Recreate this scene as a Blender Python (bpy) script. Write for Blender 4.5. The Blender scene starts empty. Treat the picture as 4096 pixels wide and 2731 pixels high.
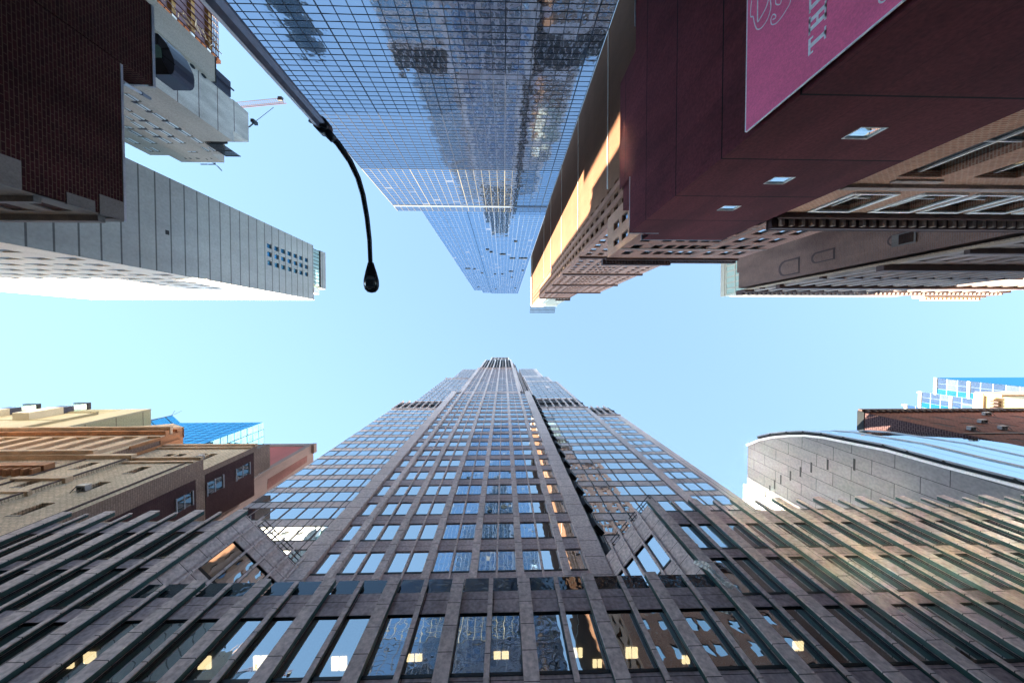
import bpy, math, random
from mathutils import Vector, Matrix
from mathutils.bvhtree import BVHTree
random.seed(7)
C = bpy.context.scene.collection
sc = bpy.context.scene

# ------------------------------------------------------------------ camera
F, CX, CY, ZX, ZY = 1300.0, 2048.0, 1365.5, 2015.0, 1338.0
zc = Vector(((ZX-CX)/F, -(ZY-CY)/F, -1)).normalized()
xc = (Vector((1, 0, 0))-zc.x*zc).normalized()
yc = zc.cross(xc)
RM = Matrix((xc, yc, zc))
GZ = -1.6                                   # ground level, eye height is zero
cam = bpy.data.cameras.new('camera')
cam.sensor_width = 36; cam.lens = F/4096*36; cam.clip_end = 5000; cam.clip_start = 0.05
co = bpy.data.objects.new('camera', cam); C.objects.link(co)
co.matrix_world = RM.to_4x4(); sc.camera = co

def ray(px, py):                            # direction ratio (x/z, y/z) seen at a point of the photo
    d = RM @ Vector(((px-CX)/F, -(py-CY)/F, -1))
    return d.x/d.z, d.y/d.z
def at_x(px, py, X):
    a, b = ray(px, py); z = X/a; return Vector((X, b*z, z))
def at_y(px, py, Y):
    a, b = ray(px, py); z = Y/b; return Vector((a*z, Y, z))
def at_z(px, py, Z):
    a, b = ray(px, py); return Vector((a*Z, b*Z, Z))
def project(p):
    c = RM.transposed() @ p
    if c.z > -1e-6: return None
    return CX+F*c.x/-c.z, CY-F*c.y/-c.z

# ------------------------------------------------------------------ materials
def newmat(name):
    m = bpy.data.materials.new(name); m.use_nodes = True
    nt = m.node_tree
    for n in list(nt.nodes): nt.nodes.remove(n)
    out = nt.nodes.new('ShaderNodeOutputMaterial')
    return m, nt, out
def N(nt, t, **kw):
    n = nt.nodes.new(t)
    for k, v in kw.items():
        if k in n.inputs: n.inputs[k].default_value = v
        else: setattr(n, k, v)
    return n
def rgba(c): return (c[0], c[1], c[2], 1)
def grain(nt, col, amt=0.25, scale=0.35, fine=9.0, famt=0.2):
    """multiply a colour by large soft stains and a fine grain"""
    tc = N(nt, 'ShaderNodeTexCoord')
    n1 = N(nt, 'ShaderNodeTexNoise', Scale=scale, Detail=6.0, Roughness=0.6)
    n2 = N(nt, 'ShaderNodeTexNoise', Scale=fine, Detail=3.0)
    mp = N(nt, 'ShaderNodeMapping'); mp.inputs['Scale'].default_value = (1, 1, 0.35)
    nt.links.new(tc.outputs['Object'], mp.inputs['Vector'])
    nt.links.new(mp.outputs[0], n1.inputs['Vector']); nt.links.new(tc.outputs['Object'], n2.inputs['Vector'])
    r1 = N(nt, 'ShaderNodeMapRange'); r1.inputs[1].default_value = .3; r1.inputs[2].default_value = .7
    r1.inputs[3].default_value = 1-amt; r1.inputs[4].default_value = 1+amt
    r2 = N(nt, 'ShaderNodeMapRange'); r2.inputs[1].default_value = .3; r2.inputs[2].default_value = .7
    r2.inputs[3].default_value = 1-famt; r2.inputs[4].default_value = 1+famt
    nt.links.new(n1.outputs[0], r1.inputs[0]); nt.links.new(n2.outputs[0], r2.inputs[0])
    mu = N(nt, 'ShaderNodeMath', operation='MULTIPLY')
    nt.links.new(r1.outputs[0], mu.inputs[0]); nt.links.new(r2.outputs[0], mu.inputs[1])
    mx = N(nt, 'ShaderNodeVectorMath', operation='SCALE')
    nt.links.new(col, mx.inputs[0]); nt.links.new(mu.outputs[0], mx.inputs['Scale'])
    return mx.outputs[0], mu.outputs[0]
def plain(name, col, rough=0.7, metal=0.0, amt=0.2, scale=0.4, fine=9.0, famt=0.15, spec=0.4):
    m, nt, out = newmat(name)
    c = N(nt, 'ShaderNodeRGB'); c.outputs[0].default_value = rgba(col)
    o, f = grain(nt, c.outputs[0], amt, scale, fine, famt)
    b = N(nt, 'ShaderNodeBsdfPrincipled', Roughness=rough, Metallic=metal)
    b.inputs['Specular IOR Level'].default_value = spec
    nt.links.new(o, b.inputs['Base Color']); nt.links.new(b.outputs[0], out.inputs[0])
    return m
def masonry(name, c1, c2, mort, bw, bh, ms, rough=0.85, off=0.5, loc=(0, 0), turn=False, seam=0, amt=0.2, scale=0.3, bump=0.3, famt=0.15, fine=7.0):
    m, nt, out = newmat(name)
    uv = N(nt, 'ShaderNodeUVMap')
    mp = N(nt, 'ShaderNodeMapping'); mp.inputs['Location'].default_value = (loc[0], loc[1], 0)
    if turn: mp.inputs['Rotation'].default_value = (0, 0, math.pi/2)
    nt.links.new(uv.outputs[0], mp.inputs['Vector'])
    br = N(nt, 'ShaderNodeTexBrick', Scale=1.0, Color1=rgba(c1), Color2=rgba(c2), Mortar=rgba(mort))
    br.inputs['Mortar Size'].default_value = ms; br.inputs['Brick Width'].default_value = bw
    br.inputs['Row Height'].default_value = bh; br.inputs['Mortar Smooth'].default_value = 0.1
    br.inputs['Bias'].default_value = 0.0; br.offset = off
    nt.links.new(mp.outputs[0], br.inputs['Vector'])
    bc = br.outputs['Color']
    if seam:                                 # fine upright seams, fainter than the open joints
        b2 = N(nt, 'ShaderNodeTexBrick', Scale=1.0, Color1=(1, 1, 1, 1), Color2=(.82, .82, .82, 1), Mortar=(.55, .55, .55, 1))
        b2.inputs['Mortar Size'].default_value = .015; b2.inputs['Brick Width'].default_value = seam; b2.inputs['Row Height'].default_value = bh; b2.offset = 0
        nt.links.new(mp.outputs[0], b2.inputs['Vector'])
        ml = N(nt, 'ShaderNodeVectorMath', operation='MULTIPLY')
        nt.links.new(bc, ml.inputs[0]); nt.links.new(b2.outputs['Color'], ml.inputs[1]); bc = ml.outputs[0]
    o, f = grain(nt, bc, amt, scale, fine, famt)
    b = N(nt, 'ShaderNodeBsdfPrincipled', Roughness=rough)
    b.inputs['Specular IOR Level'].default_value = 0.1
    bp = N(nt, 'ShaderNodeBump', Strength=bump, Distance=0.02)
    inv = N(nt, 'ShaderNodeMath', operation='SUBTRACT'); inv.inputs[0].default_value = 1
    nt.links.new(br.outputs['Fac'], inv.inputs[1]); nt.links.new(inv.outputs[0], bp.inputs['Height'])
    nt.links.new(bp.outputs[0], b.inputs['Normal'])
    nt.links.new(o, b.inputs['Base Color']); nt.links.new(b.outputs[0], out.inputs[0])
    return m
def glass(name, tint, dark, base=0.4, wav=0.02, wscale=0.8, rough=0.01, see=0.0, per=0.0, soft=0.0):
    """coated window glass: mirror coat over a dark room (or over a view inside when see > 0)"""
    m, nt, out = newmat(name)
    gl = N(nt, 'ShaderNodeBsdfGlossy', Color=rgba(tint), Roughness=rough)
    tc = N(nt, 'ShaderNodeTexCoord')
    ns = N(nt, 'ShaderNodeTexNoise', Scale=wscale, Detail=2.0)
    nt.links.new(tc.outputs['Object'], ns.inputs['Vector'])
    bp = N(nt, 'ShaderNodeBump', Strength=1.0, Distance=wav)
    nt.links.new(ns.outputs[0], bp.inputs['Height']); nt.links.new(bp.outputs[0], gl.inputs['Normal'])
    coat = gl.outputs[0]
    if soft > 0:                             # rolled panes are not flat: part of the mirror image is spread
        g2 = N(nt, 'ShaderNodeBsdfGlossy', Color=(.72, .68, .60, 1), Roughness=.075)
        nt.links.new(bp.outputs[0], g2.inputs['Normal'])
        ms = N(nt, 'ShaderNodeMixShader'); ms.inputs[0].default_value = soft
        nt.links.new(coat, ms.inputs[1]); nt.links.new(g2.outputs[0], ms.inputs[2]); coat = ms.outputs[0]
    df = N(nt, 'ShaderNodeBsdfDiffuse', Color=rgba(dark))
    back = df.outputs[0]
    if see > 0:
        tr = N(nt, 'ShaderNodeBsdfTransparent', Color=(see, see*1.02, see, 1)); back = tr.outputs[0]
    elif per > 0:                            # rooms differ: some panes show pale blinds
        ob = N(nt, 'ShaderNodeNewGeometry')
        wn = N(nt, 'ShaderNodeTexWhiteNoise', noise_dimensions='1D')
        nt.links.new(ob.outputs['Random Per Island'], wn.inputs['W'])
        rp = N(nt, 'ShaderNodeMapRange'); rp.inputs[1].default_value = 1-per; rp.inputs[2].default_value = 1
        nt.links.new(wn.outputs[0], rp.inputs[0])
        mc = N(nt, 'ShaderNodeMix', data_type='RGBA'); mc.inputs[6].default_value = rgba(dark)
        mc.inputs[7].default_value = (0.22, 0.22, 0.2, 1)
        nt.links.new(rp.outputs[0], mc.inputs[0]); nt.links.new(mc.outputs[2], df.inputs['Color'])
    lw = N(nt, 'ShaderNodeLayerWeight', Blend=0.5)
    pw = N(nt, 'ShaderNodeMath', operation='POWER'); pw.inputs[1].default_value = 3.0
    nt.links.new(lw.outputs['Facing'], pw.inputs[0])
    mr = N(nt, 'ShaderNodeMapRange'); mr.inputs[3].default_value = base; mr.inputs[4].default_value = 1.0
    nt.links.new(pw.outputs[0], mr.inputs[0])
    mx = N(nt, 'ShaderNodeMixShader')
    nt.links.new(mr.outputs[0], mx.inputs[0]); nt.links.new(back, mx.inputs[1]); nt.links.new(coat, mx.inputs[2])
    nt.links.new(mx.outputs[0], out.inputs[0])
    return m
def lamp_mat(name, col, s):
    m, nt, out = newmat(name)
    e = N(nt, 'ShaderNodeEmission', Color=rgba(col), Strength=s)
    nt.links.new(e.outputs[0], out.inputs[0]); return m

M = {}
M['granite'] = masonry('granite_cladding', (.55, .45, .43), (.50, .41, .40), (.03, .026, .03), 40, 1.33, .018, loc=(20, .4), amt=.14, fine=5, famt=.28, rough=.6)
M['granite_t'] = masonry('granite_tower', (.55, .45, .43), (.50, .41, .40), (.06, .05, .055), 40, 2.1, .03, loc=(20, .5), amt=.15, fine=5, famt=.25, rough=.6)
M['spandrel'] = masonry('granite_spandrel', (.45, .36, .36), (.39, .31, .315), (.03, .025, .028), 1.86, 1.05, .016, off=0, loc=(.57, .35), amt=.2, fine=5, famt=.28, rough=.6)
M['ribbon'] = masonry('ribbon_spandrel', (.54, .44, .43), (.48, .395, .39), (.02, .02, .02), 2.1, 40, .05, off=0, loc=(0, 20), amt=.15, fine=5, famt=.25, rough=.6)
M['frame_dark'] = plain('dark_frame', (.012, .016, .018), .4, .3)
M['fin_green'] = plain('green_black_metal', (.03, .075, .072), .4, .3)
M['louvre'] = plain('louvre_dark', (.02, .02, .025), .6)
M['glass_t'] = glass('tower_glass', (.84, .92, .96), (.01, .015, .02), .64, .006, .7, per=.2)
M['glass_p'] = glass('podium_glass', (.75, .86, .92), (.01, .01, .01), .5, .010, .7, see=.55)
M['glass_c'] = glass('curtain_glass', (.36, .53, .80), (.003, .008, .02), .62, .010, .9, rough=.0, soft=.42)
M['glass_u'] = glass('upper_curtain_glass', (.38, .58, .86), (.008, .025, .06), .68, .008, .5, rough=.0, per=.06, soft=.3)
M['glass_b'] = glass('blue_glass', (.20, .60, .88), (.01, .10, .2), .6, .006, .5)
M['glass_d'] = glass('dark_window_glass', (.7, .78, .82), (.006, .006, .007), .25, .004, .8)
M['glass_s'] = glass('bright_window_glass', (.85, .93, .95), (.05, .06, .06), .75, .003, .8)
M['cream_mullion'] = plain('cream_mullion', (.13, .12, .095), .5)
M['blue_mullion'] = plain('pale_blue_mullion', (.075, .10, .145), .5)
M['dark_mullion'] = plain('blue_black_mullion', (.012, .018, .035), .4)
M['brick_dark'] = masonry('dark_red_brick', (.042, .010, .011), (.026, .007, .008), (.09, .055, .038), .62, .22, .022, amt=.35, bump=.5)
M['lime_dark'] = plain('sooty_limestone', (.16, .135, .12), .85, amt=.35)
M['coping'] = plain('metal_coping', (.33, .34, .37), .45, .4)
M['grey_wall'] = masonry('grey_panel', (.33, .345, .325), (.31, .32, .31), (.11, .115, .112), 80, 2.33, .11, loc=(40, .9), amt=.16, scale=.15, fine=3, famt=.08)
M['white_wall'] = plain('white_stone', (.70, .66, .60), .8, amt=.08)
M['concrete'] = masonry('raw_concrete', (.62, .61, .56), (.57, .56, .52), (.14, .12, .11), 80, 3.1, .07, loc=(40, .8), amt=.3, scale=.5)
M['tan_wall'] = plain('tan_stucco', (.42, .38, .33), .85, amt=.12, fine=5)
M['orange_stone'] = masonry('ochre_stone', (.21, .105, .065), (.19, .096, .058), (.16, .078, .045), 60, 4.1, .03, loc=(30, 1.1), amt=.1, fine=2, famt=.06)
M['brick_brown'] = masonry('brown_brick', (.32, .15, .10), (.26, .12, .08), (.26, .17, .13), .5, .2, .03, amt=.2)
M['brick_mid'] = masonry('rose_brown_brick', (.31, .15, .105), (.25, .12, .088), (.33, .22, .18), .5, .2, .03, amt=.22)
M['brick_warm'] = masonry('warm_brick', (.46, .22, .14), (.34, .155, .10), (.52, .36, .26), .42, .15, .03, amt=.22)
M['stringcourse'] = plain('brown_stone_course', (.085, .05, .045), .7)
M['cornice_dark'] = plain('painted_iron_cornice', (.06, .025, .022), .6)
M['maroon'] = masonry('maroon_panel', (.118, .028, .034), (.098, .023, .029), (.010, .005, .006), 60, 4.95, .05, loc=(30, 1.4), seam=2.9, amt=.3, fine=6, famt=.22, rough=.8)
M['white_trim'] = plain('white_painted_trim', (.82, .81, .77), .6, amt=.1)
M['banner'] = plain('magenta_banner', (.85, .15, .30), .65, amt=.12, scale=.5, fine=14, famt=.12)
M['banner_white'] = plain('banner_lettering', (.78, .78, .82), .6, amt=.04)
M['brick_grey'] = masonry('grey_brown_brick', (.25, .14, .105), (.20, .115, .09), (.22, .16, .14), .6, .2, .03, amt=.25)
M['ornate'] = plain('weathered_limestone', (.34, .26, .22), .85, amt=.35, scale=.6)
M['quoin'] = masonry('buff_quoins', (.40, .28, .19), (.33, .23, .16), (.2, .14, .11), .8, .35, .03, off=.5, amt=.3)
M['teal_glass'] = glass('teal_glass', (.75, .95, .90), (.42, .62, .56), .35, .004, .5)
M['cream'] = plain('cream_cladding', (.44, .40, .32), .8, amt=.08)
M['tan_brick'] = masonry('tan_brick', (.78, .61, .44), (.64, .50, .36), (.36, .27, .19), .55, .21, .026, amt=.25, famt=.25)
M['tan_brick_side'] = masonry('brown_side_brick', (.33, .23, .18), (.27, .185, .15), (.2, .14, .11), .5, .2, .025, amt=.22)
M['purple_brick'] = masonry('purple_brick', (.085, .045, .045), (.07, .036, .038), (.06, .035, .034), .5, .2, .025, amt=.3)
M['terracotta'] = plain('terracotta', (.45, .20, .09), .8, amt=.35, scale=.8)
M['terra_pale'] = plain('pale_terracotta', (.60, .42, .28), .8, amt=.25, scale=.8)
M['red_render'] = plain('red_render', (.14, .035, .04), .85, amt=.15)
M['grey_stone'] = plain('grey_brown_stone', (.075, .060, .062), .8, amt=.2)
M['olive'] = masonry('olive_panel', (.27, .245, .155), (.25, .225, .145), (.12, .10, .07), 60, 5.2, .09, loc=(30, 1), amt=.12, fine=4)
M['olive_front'] = plain('olive_concrete', (.28, .25, .17), .8, amt=.12)
M['stone_pale'] = masonry('pale_ashlar', (.21, .213, .22), (.18, .183, .19), (.05, .05, .055), 5.2, 2.0, .04, off=.5, loc=(1.3, .8), turn=True, amt=.14, fine=3, famt=.14)
M['white_edge'] = plain('white_edge_trim', (.85, .84, .8), .5, amt=.05)
M['brick_maroon'] = masonry('maroon_brick', (.22, .08, .055), (.16, .058, .042), (.045, .022, .02), .7, .26, .03, amt=.35)
M['brick_lattice'] = masonry('brick_with_pale_joints', (.06, .030, .034), (.045, .024, .028), (.17, .11, .10), .8, .32, .035, amt=.2)
M['blue_pale'] = plain('pale_blue_panel', (.20, .27, .42), .5, amt=.1)
M['sun_yellow'] = plain('yellow_stone', (.36, .24, .12), .85, amt=.15)
M['steel_black'] = plain('black_steel', (.012, .013, .017), .45, .3)
M['pole_grey'] = plain('pole_paint', (.19, .19, .23), .35, .6, amt=.15)
M['lamp_lens'] = glass('lamp_lens', (.5, .55, .6), (.03, .035, .04), .2, .002, 3)
M['crane_red'] = plain('crane_red', (.075, .013, .016), .5)
M['safety_orange'] = plain('safety_orange', (.52, .15, .04), .7, amt=.15)
M['net_purple'] = plain('debris_netting', (.20, .13, .16), .9, amt=.3, scale=1)
M['yellow_slab'] = plain('yellow_formwork', (.36, .19, .05), .7, amt=.2)
M['hood'] = plain('slate_hood', (.045, .048, .075), .45, .2)
M['green_glass'] = glass('green_glass', (.35, .5, .42), (.04, .08, .06), .3, .004, 1)
M['tarp'] = plain('white_tarp', (.85, .83, .78), .8, amt=.15, scale=3)
M['ac'] = plain('ac_casing', (.36, .34, .34), .5, .2)
M['net_black'] = plain('black_netting', (.012, .012, .015), .7)
M['mesh'] = glass('dark_mesh', (.5, .58, .66), (.006, .006, .008), .10, .03, 1.5)
M['blind'] = plain('pale_sky_pane', (.62, .70, .74), .35, amt=.25, scale=.6)  # flat pale colour stands in for sky mirrored in the panes
M['room'] = plain('room_wall', (.05, .04, .032), .9)
M['ceil'] = plain('room_ceiling', (.10, .095, .085), .9)
M['lit'] = lamp_mat('ceiling_light_glow', (1, .78, .42), .42)
M['asphalt'] = plain('asphalt', (.05, .05, .052), .9, amt=.25)
M['pavement'] = masonry('pavement_slabs', (.30, .29, .28), (.27, .265, .255), (.12, .12, .115), 1.5, 1.5, .02, off=0)
M['kerb'] = plain('granite_kerb', (.33, .33, .33), .8)
M['ground'] = plain('city_ground', (.11, .108, .105), .95, amt=.3, scale=.05)
M['marking'] = plain('road_paint', (.75, .74, .70), .7)

# ------------------------------------------------------------------ mesh building
ALLV, ALLF = [], []                           # every built face, to test which panes can be seen
class Frame:
    """a wall's own axes: u along the wall, d outward, z up"""
    def __init__(s, ox, oy, tx, ty):
        l = math.hypot(tx, ty); s.o = Vector((ox, oy, 0)); s.t = Vector((tx/l, ty/l, 0)); s.n = Vector((ty/l, -tx/l, 0))
    def p(s, u, d, z): return s.o+s.t*u+s.n*d+Vector((0, 0, z))
class MB:
    def __init__(s): s.v = []; s.f = []
    def poly(s, pts):
        i = len(s.v); s.v += [tuple(p) for p in pts]; s.f.append(tuple(range(i, i+len(pts))))
    def box(s, x0, x1, y0, y1, z0, z1):
        P = [(x, y, z) for z in (z0, z1) for y in (y0, y1) for x in (x0, x1)]
        s.hexa(P)
    def hexa(s, P):
        i = len(s.v); s.v += [tuple(p) for p in P]
        for q in ((0, 2, 3, 1), (4, 5, 7, 6), (0, 1, 5, 4), (2, 6, 7, 3), (0, 4, 6, 2), (1, 3, 7, 5)):
            s.f.append(tuple(i+k for k in q))
    def obox(s, fr, u0, u1, d0, d1, z0, z1):
        P = [fr.p(u, d, z) for z in (z0, z1) for d in (d1, d0) for u in (u0, u1)]
        s.hexa(P)
    def prism(s, pl, z0, z1, cap=True):
        n = len(pl)
        for k in range(n):
            a, b = pl[k], pl[(k+1) % n]
            s.poly([(a[0], a[1], z0), (b[0], b[1], z0), (b[0], b[1], z1), (a[0], a[1], z1)])
        if cap:
            s.poly([(p[0], p[1], z1) for p in pl]); s.poly([(p[0], p[1], z0) for p in reversed(pl)])
    def extrude(s, pts, vec):                 # polygon in any plane given thickness
        pts = [Vector(p) for p in pts]; vec = Vector(vec); q = [p+vec for p in pts]
        s.poly(pts); s.poly(list(reversed(q)))
        for k in range(len(pts)):
            j = (k+1) % len(pts); s.poly([pts[k], q[k], q[j], pts[j]])
    def bar(s, a, b, w, h=None):
        a = Vector(a); b = Vector(b); h = h or w; d = (b-a).normalized()
        up = Vector((0, 0, 1)) if abs(d.z) < .9 else Vector((0, 1, 0))
        x = d.cross(up).normalized()*w/2; y = d.cross(x).normalized()*h/2
        s.hexa([a-x-y, a+x-y, a-x+y, a+x+y, b-x-y, b+x-y, b-x+y, b+x+y])
    def tube(s, pts, rads, n=14):
        pts = [Vector(p) for p in pts]; rings = []
        for k, p in enumerate(pts):
            d = (pts[min(k+1, len(pts)-1)]-pts[max(k-1, 0)]).normalized()
            up = Vector((1, 0, 0)) if abs(d.x) < .9 else Vector((0, 1, 0))
            x = d.cross(up).normalized(); y = d.cross(x)
            i = len(s.v)
            for q in range(n):
                a = 2*math.pi*q/n; s.v.append(tuple(p+(x*math.cos(a)+y*math.sin(a))*rads[k]))
            rings.append(i)
        for k in range(len(rings)-1):
            for q in range(n):
                r = (q+1) % n; s.f.append((rings[k]+q, rings[k]+r, rings[k+1]+r, rings[k+1]+q))
        s.f.append(tuple(rings[0]+q for q in reversed(range(n)))); s.f.append(tuple(rings[-1]+q for q in range(n)))
    def build(s, name, mat, parent=None, smooth=False, occ=True, kind=None):
        me = bpy.data.meshes.new(name); me.from_pydata(s.v, [], s.f); me.update()
        uvl = me.uv_layers.new(name='UVMap').data
        vs = me.vertices
        for p in me.polygons:
            n = p.normal
            if abs(n.z) > .72:
                for li in p.loop_indices:
                    c = vs[me.loops[li].vertex_index].co; uvl[li].uv = (c.x, c.y)
            else:
                l = math.hypot(n.x, n.y) or 1; tx, ty = -n.y/l, n.x/l
                for li in p.loop_indices:
                    c = vs[me.loops[li].vertex_index].co; uvl[li].uv = (c.x*tx+c.y*ty, c.z)
        me.materials.append(mat)
        if smooth:
            for p in me.polygons: p.use_smooth = True
        o = bpy.data.objects.new(name, me); C.objects.link(o)
        if parent: o.parent = parent
        if kind: o['kind'] = kind
        if occ:
            i = len(ALLV); ALLV.extend(s.v); ALLF.extend(tuple(k+i for k in f) for f in s.f)
        return o
def thing(name, label, cat, group=None, loc=None):
    o = bpy.data.objects.new(name, None); C.objects.link(o)
    o.empty_display_size = .5
    o['label'] = label; o['category'] = cat
    if group: o['group'] = group
    return o
def tag(o, label, cat, group=None):
    o['label'] = label; o['category'] = cat
    if group: o['group'] = group
    return o

PANES = []                                    # (building, window name, material, frame material, list of panes)
def tilted(fr, u0, u1, z0, z1, d, t):
    a, b = random.gauss(0, t), random.gauss(0, t)
    hu, hz = (u1-u0)/2, (z1-z0)/2
    return [fr.p(u, d+a*su*hu+b*sz*hz, z) for u, z, su, sz in ((u0, z0, -1, -1), (u1, z0, 1, -1), (u1, z1, 1, 1), (u0, z1, -1, 1))]
def facade(mb, fr, u0, u1, z0, z1, cols, rows, depth, panes=None, tilt=.003, skip=None, sill=0.0, fw=0.0, rev=True):
    """a wall with real openings; each opening gets reveals and a pane record"""
    cols = sorted(c for c in cols if c[0] >= u0-1e-6 and c[1] <= u1+1e-6)
    rows = sorted(r for r in rows if r[0] >= z0-1e-6 and r[1] <= z1+1e-6)
    q = lambda a, b, c, d: mb.poly([fr.p(a, 0, c), fr.p(b, 0, c), fr.p(b, 0, d), fr.p(a, 0, d)]) if b-a > 1e-4 and d-c > 1e-4 else None
    z = z0
    for (ra, rb) in rows:
        q(u0, u1, z, ra); u = u0
        for ci, (ca, cb) in enumerate(cols):
            if skip and skip(ca, cb, ra, rb): q(u, cb, ra, rb); u = cb; continue
            q(u, ca, ra, rb); u = cb
            if rev:
                D = -depth
                mb.poly([fr.p(ca, 0, rb), fr.p(cb, 0, rb), fr.p(cb, D, rb), fr.p(ca, D, rb)])
                mb.poly([fr.p(ca, D, ra), fr.p(cb, D, ra), fr.p(cb, 0, ra), fr.p(ca, 0, ra)])
                mb.poly([fr.p(ca, 0, ra), fr.p(ca, 0, rb), fr.p(ca, D, rb), fr.p(ca, D, ra)])
                mb.poly([fr.p(cb, D, ra), fr.p(cb, D, rb), fr.p(cb, 0, rb), fr.p(cb, 0, ra)])
            if panes is not None:
                panes.append(dict(q=tilted(fr, ca-.02, cb+.02, ra-.02, rb+.02, -depth, tilt), fr=fr, b=(ca, cb, ra, rb), d=depth, sill=sill, fw=fw))
        q(u, u1, ra, rb); z = rb
    q(u0, u1, z, z1)
def ctr(p): return sum(p['q'], Vector())/4
def area(p):
    pr = [project(v) for v in p['q']]
    if any(x is None for x in pr): return 0
    c = project(ctr(p))
    if not (-20 < c[0] < 4116 and -20 < c[1] < 2751): return 0
    return abs(sum(pr[k][0]*pr[(k+1) % 4][1]-pr[(k+1) % 4][0]*pr[k][1] for k in range(4)))/2
def frame_into(mb, p):
    fr, (a, b, c, d), D = p['fr'], p['b'], p['d']
    if p['sill']: mb.obox(fr, a+.004, b-.004, -D+.03, .03, c-p['sill']*.2, c+p['sill']*.8)
    w = p['fw']
    if w:
        s0 = c+p['sill']*.8
        for bx in ((a+.005, a+w, s0, d-.005), (b-w, b-.005, s0, d-.005), (a+w, b-w, d-w, d-.005), (a+w, b-w, s0, s0+w)):
            mb.obox(fr, bx[0], bx[1], -D+.015, -D+.08, bx[2], bx[3])
def flush_panes():
    bv = BVHTree.FromPolygons(ALLV, ALLF)
    def seen(p):
        c = ctr(p); l = c.length; h = bv.ray_cast(Vector((0, 0, 0)), c.normalized(), l-.35)
        return h[0] is None
    for (bld, name, mat, fmat, ps) in PANES:
        sc_ = [(area(p), k) for k, p in enumerate(ps)]
        if len(ps) > 100:
            sc_ = [(a if a > 0 and seen(ps[k]) else a*1e-3, k) for a, k in sc_]
        sc_.sort(reverse=True)
        for a, k in sc_[:100]:
            p = ps[k]; mb = MB(); mb.poly(p['q']); o = mb.build(name, mat, bld, occ=False)
            if fmat and (p['sill'] or p['fw']):
                m2 = MB(); frame_into(m2, p); m2.build('frame', fmat, o, occ=False)
        if len(sc_) > 100:
            mb = MB(); m2 = MB()
            for a, k in sc_[100:]: mb.poly(ps[k]['q']); frame_into(m2, ps[k])
            o = mb.build(name, mat, bld, occ=False, kind='stuff')
            if fmat and m2.v: m2.build('frame', fmat, o, occ=False, kind='stuff')
def win(bld, panes, mat, fmat=None, name='window'): PANES.append((bld, name, mat, fmat, panes))
def span(a, pitch, w, n): return [(a+k*pitch, a+k*pitch+w) for k in range(n)]
def rows_between(z0, z1, phase, pitch, h):
    k = math.ceil((z0-phase)/pitch); r = []
    while phase+k*pitch+h <= z1: r.append((phase+k*pitch, phase+k*pitch+h)); k += 1
    return r

def FN(Y): return Frame(0, Y, 1, 0)           # faces -Y (towards the street from the near side), u = x
def FP(Y): return Frame(0, Y, -1, 0)          # faces +Y, u = -x
def FE(X): return Frame(X, 0, 0, 1)           # faces +X, u = y
def FW(X): return Frame(X, 0, 0, -1)          # faces -X, u = -y
def ends(mb, fr, u0, u1, z0, z1, t=.5, top=True):
    for u in (u0, u1):
        mb.poly([fr.p(u, 0, z0), fr.p(u, -t, z0), fr.p(u, -t, z1), fr.p(u, 0, z1)])
    if top: mb.poly([fr.p(u0, 0, z1), fr.p(u1, 0, z1), fr.p(u1, -t, z1), fr.p(u0, -t, z1)])
    mb.poly([fr.p(u0, 0, z0), fr.p(u1, 0, z0), fr.p(u1, -t, z0), fr.p(u0, -t, z0)])

# ================================================================== ground
g = MB(); g.poly([(-1500, -1500, GZ-.16), (1500, -1500, GZ-.16), (1500, 1500, GZ-.16), (-1500, 1500, GZ-.16)])
o = g.build('ground', M['ground']); o['kind'] = 'structure'
g = MB(); g.box(-600, 600, -4.05, 8.05, GZ-.155, GZ-.15); o = g.build('road', M['asphalt']); o['kind'] = 'structure'
g = MB(); g.box(-600, 600, -9.9, -4.2, GZ-.15, GZ); o = g.build('pavement', M['pavement']); o['kind'] = 'structure'
g = MB(); g.box(-600, 600, 8.2, 13.9, GZ-.15, GZ); o = g.build('pavement', M['pavement']); o['kind'] = 'structure'
g = MB(); g.box(-600, 600, -4.2, -4.05, GZ-.15, GZ+.002); g.box(-600, 600, 8.05, 8.2, GZ-.15, GZ+.002)
o = g.build('kerb', M['kerb']); o['kind'] = 'structure'
g = MB()
for k in range(-40, 40): g.box(k*6, k*6+3, 1.95, 2.08, GZ-.146, GZ-.145)
o = g.build('road_marking', M['marking']); o['kind'] = 'structure'

# ================================================================== the granite tower with its podium
T = thing('office_tower', 'tall stepped granite and glass tower at the bottom centre with finned podium and recessed corners', 'tower')
def fins(par, fr, items, z0, z1, d, mat, name, d0=0.0):
    for (a, b) in items:
        m = MB(); m.obox(fr, a, b, d0, d, z0, z1); m.build(name, mat, par)
FRAME = M['frame_dark']
# --- centre shaft
bays = [-13.28+3.72*k for k in range(5)]
bay_w = [w for b in bays for w in ((b, b+1.47), (b+1.63, b+3.1))]
wide_c = [(b-.62, b) for b in bays]+[(bays[-1]+3.1, bays[-1]+3.72)]
mull_c = [(b+1.47, b+1.63) for b in bays]
fr = FN(19.0)
rows0 = rows_between(17.5, 106, 17.3, 4.2, 2.7)
rows1 = rows_between(107.2, 181, 17.3+4.2*22, 4.2, 2.7)
mb = MB(); P = []
facade(mb, fr, -17.0, 8.42, 17.0, 107, bay_w+[(-15.4, -13.9), (5.32, 6.82)], rows0, .1, P, .0035, sill=.17)
ends(mb, fr, -17.0, 8.42, 17.0, 107, .6)
facade(mb, fr, -14.3, 5.85, 107, 182, bay_w, rows1, .1, P, .004, sill=.17)
ends(mb, fr, -14.3, 5.85, 107, 182, .6)
mb.build('wall', M['spandrel'], T)
win(T, P, M['glass_t'], FRAME)
fins(T, fr, [(-17.05, -15.4), (6.82, 8.47)], 17.0, 107.3, .36, M['granite_t'], 'pilaster')
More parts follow.
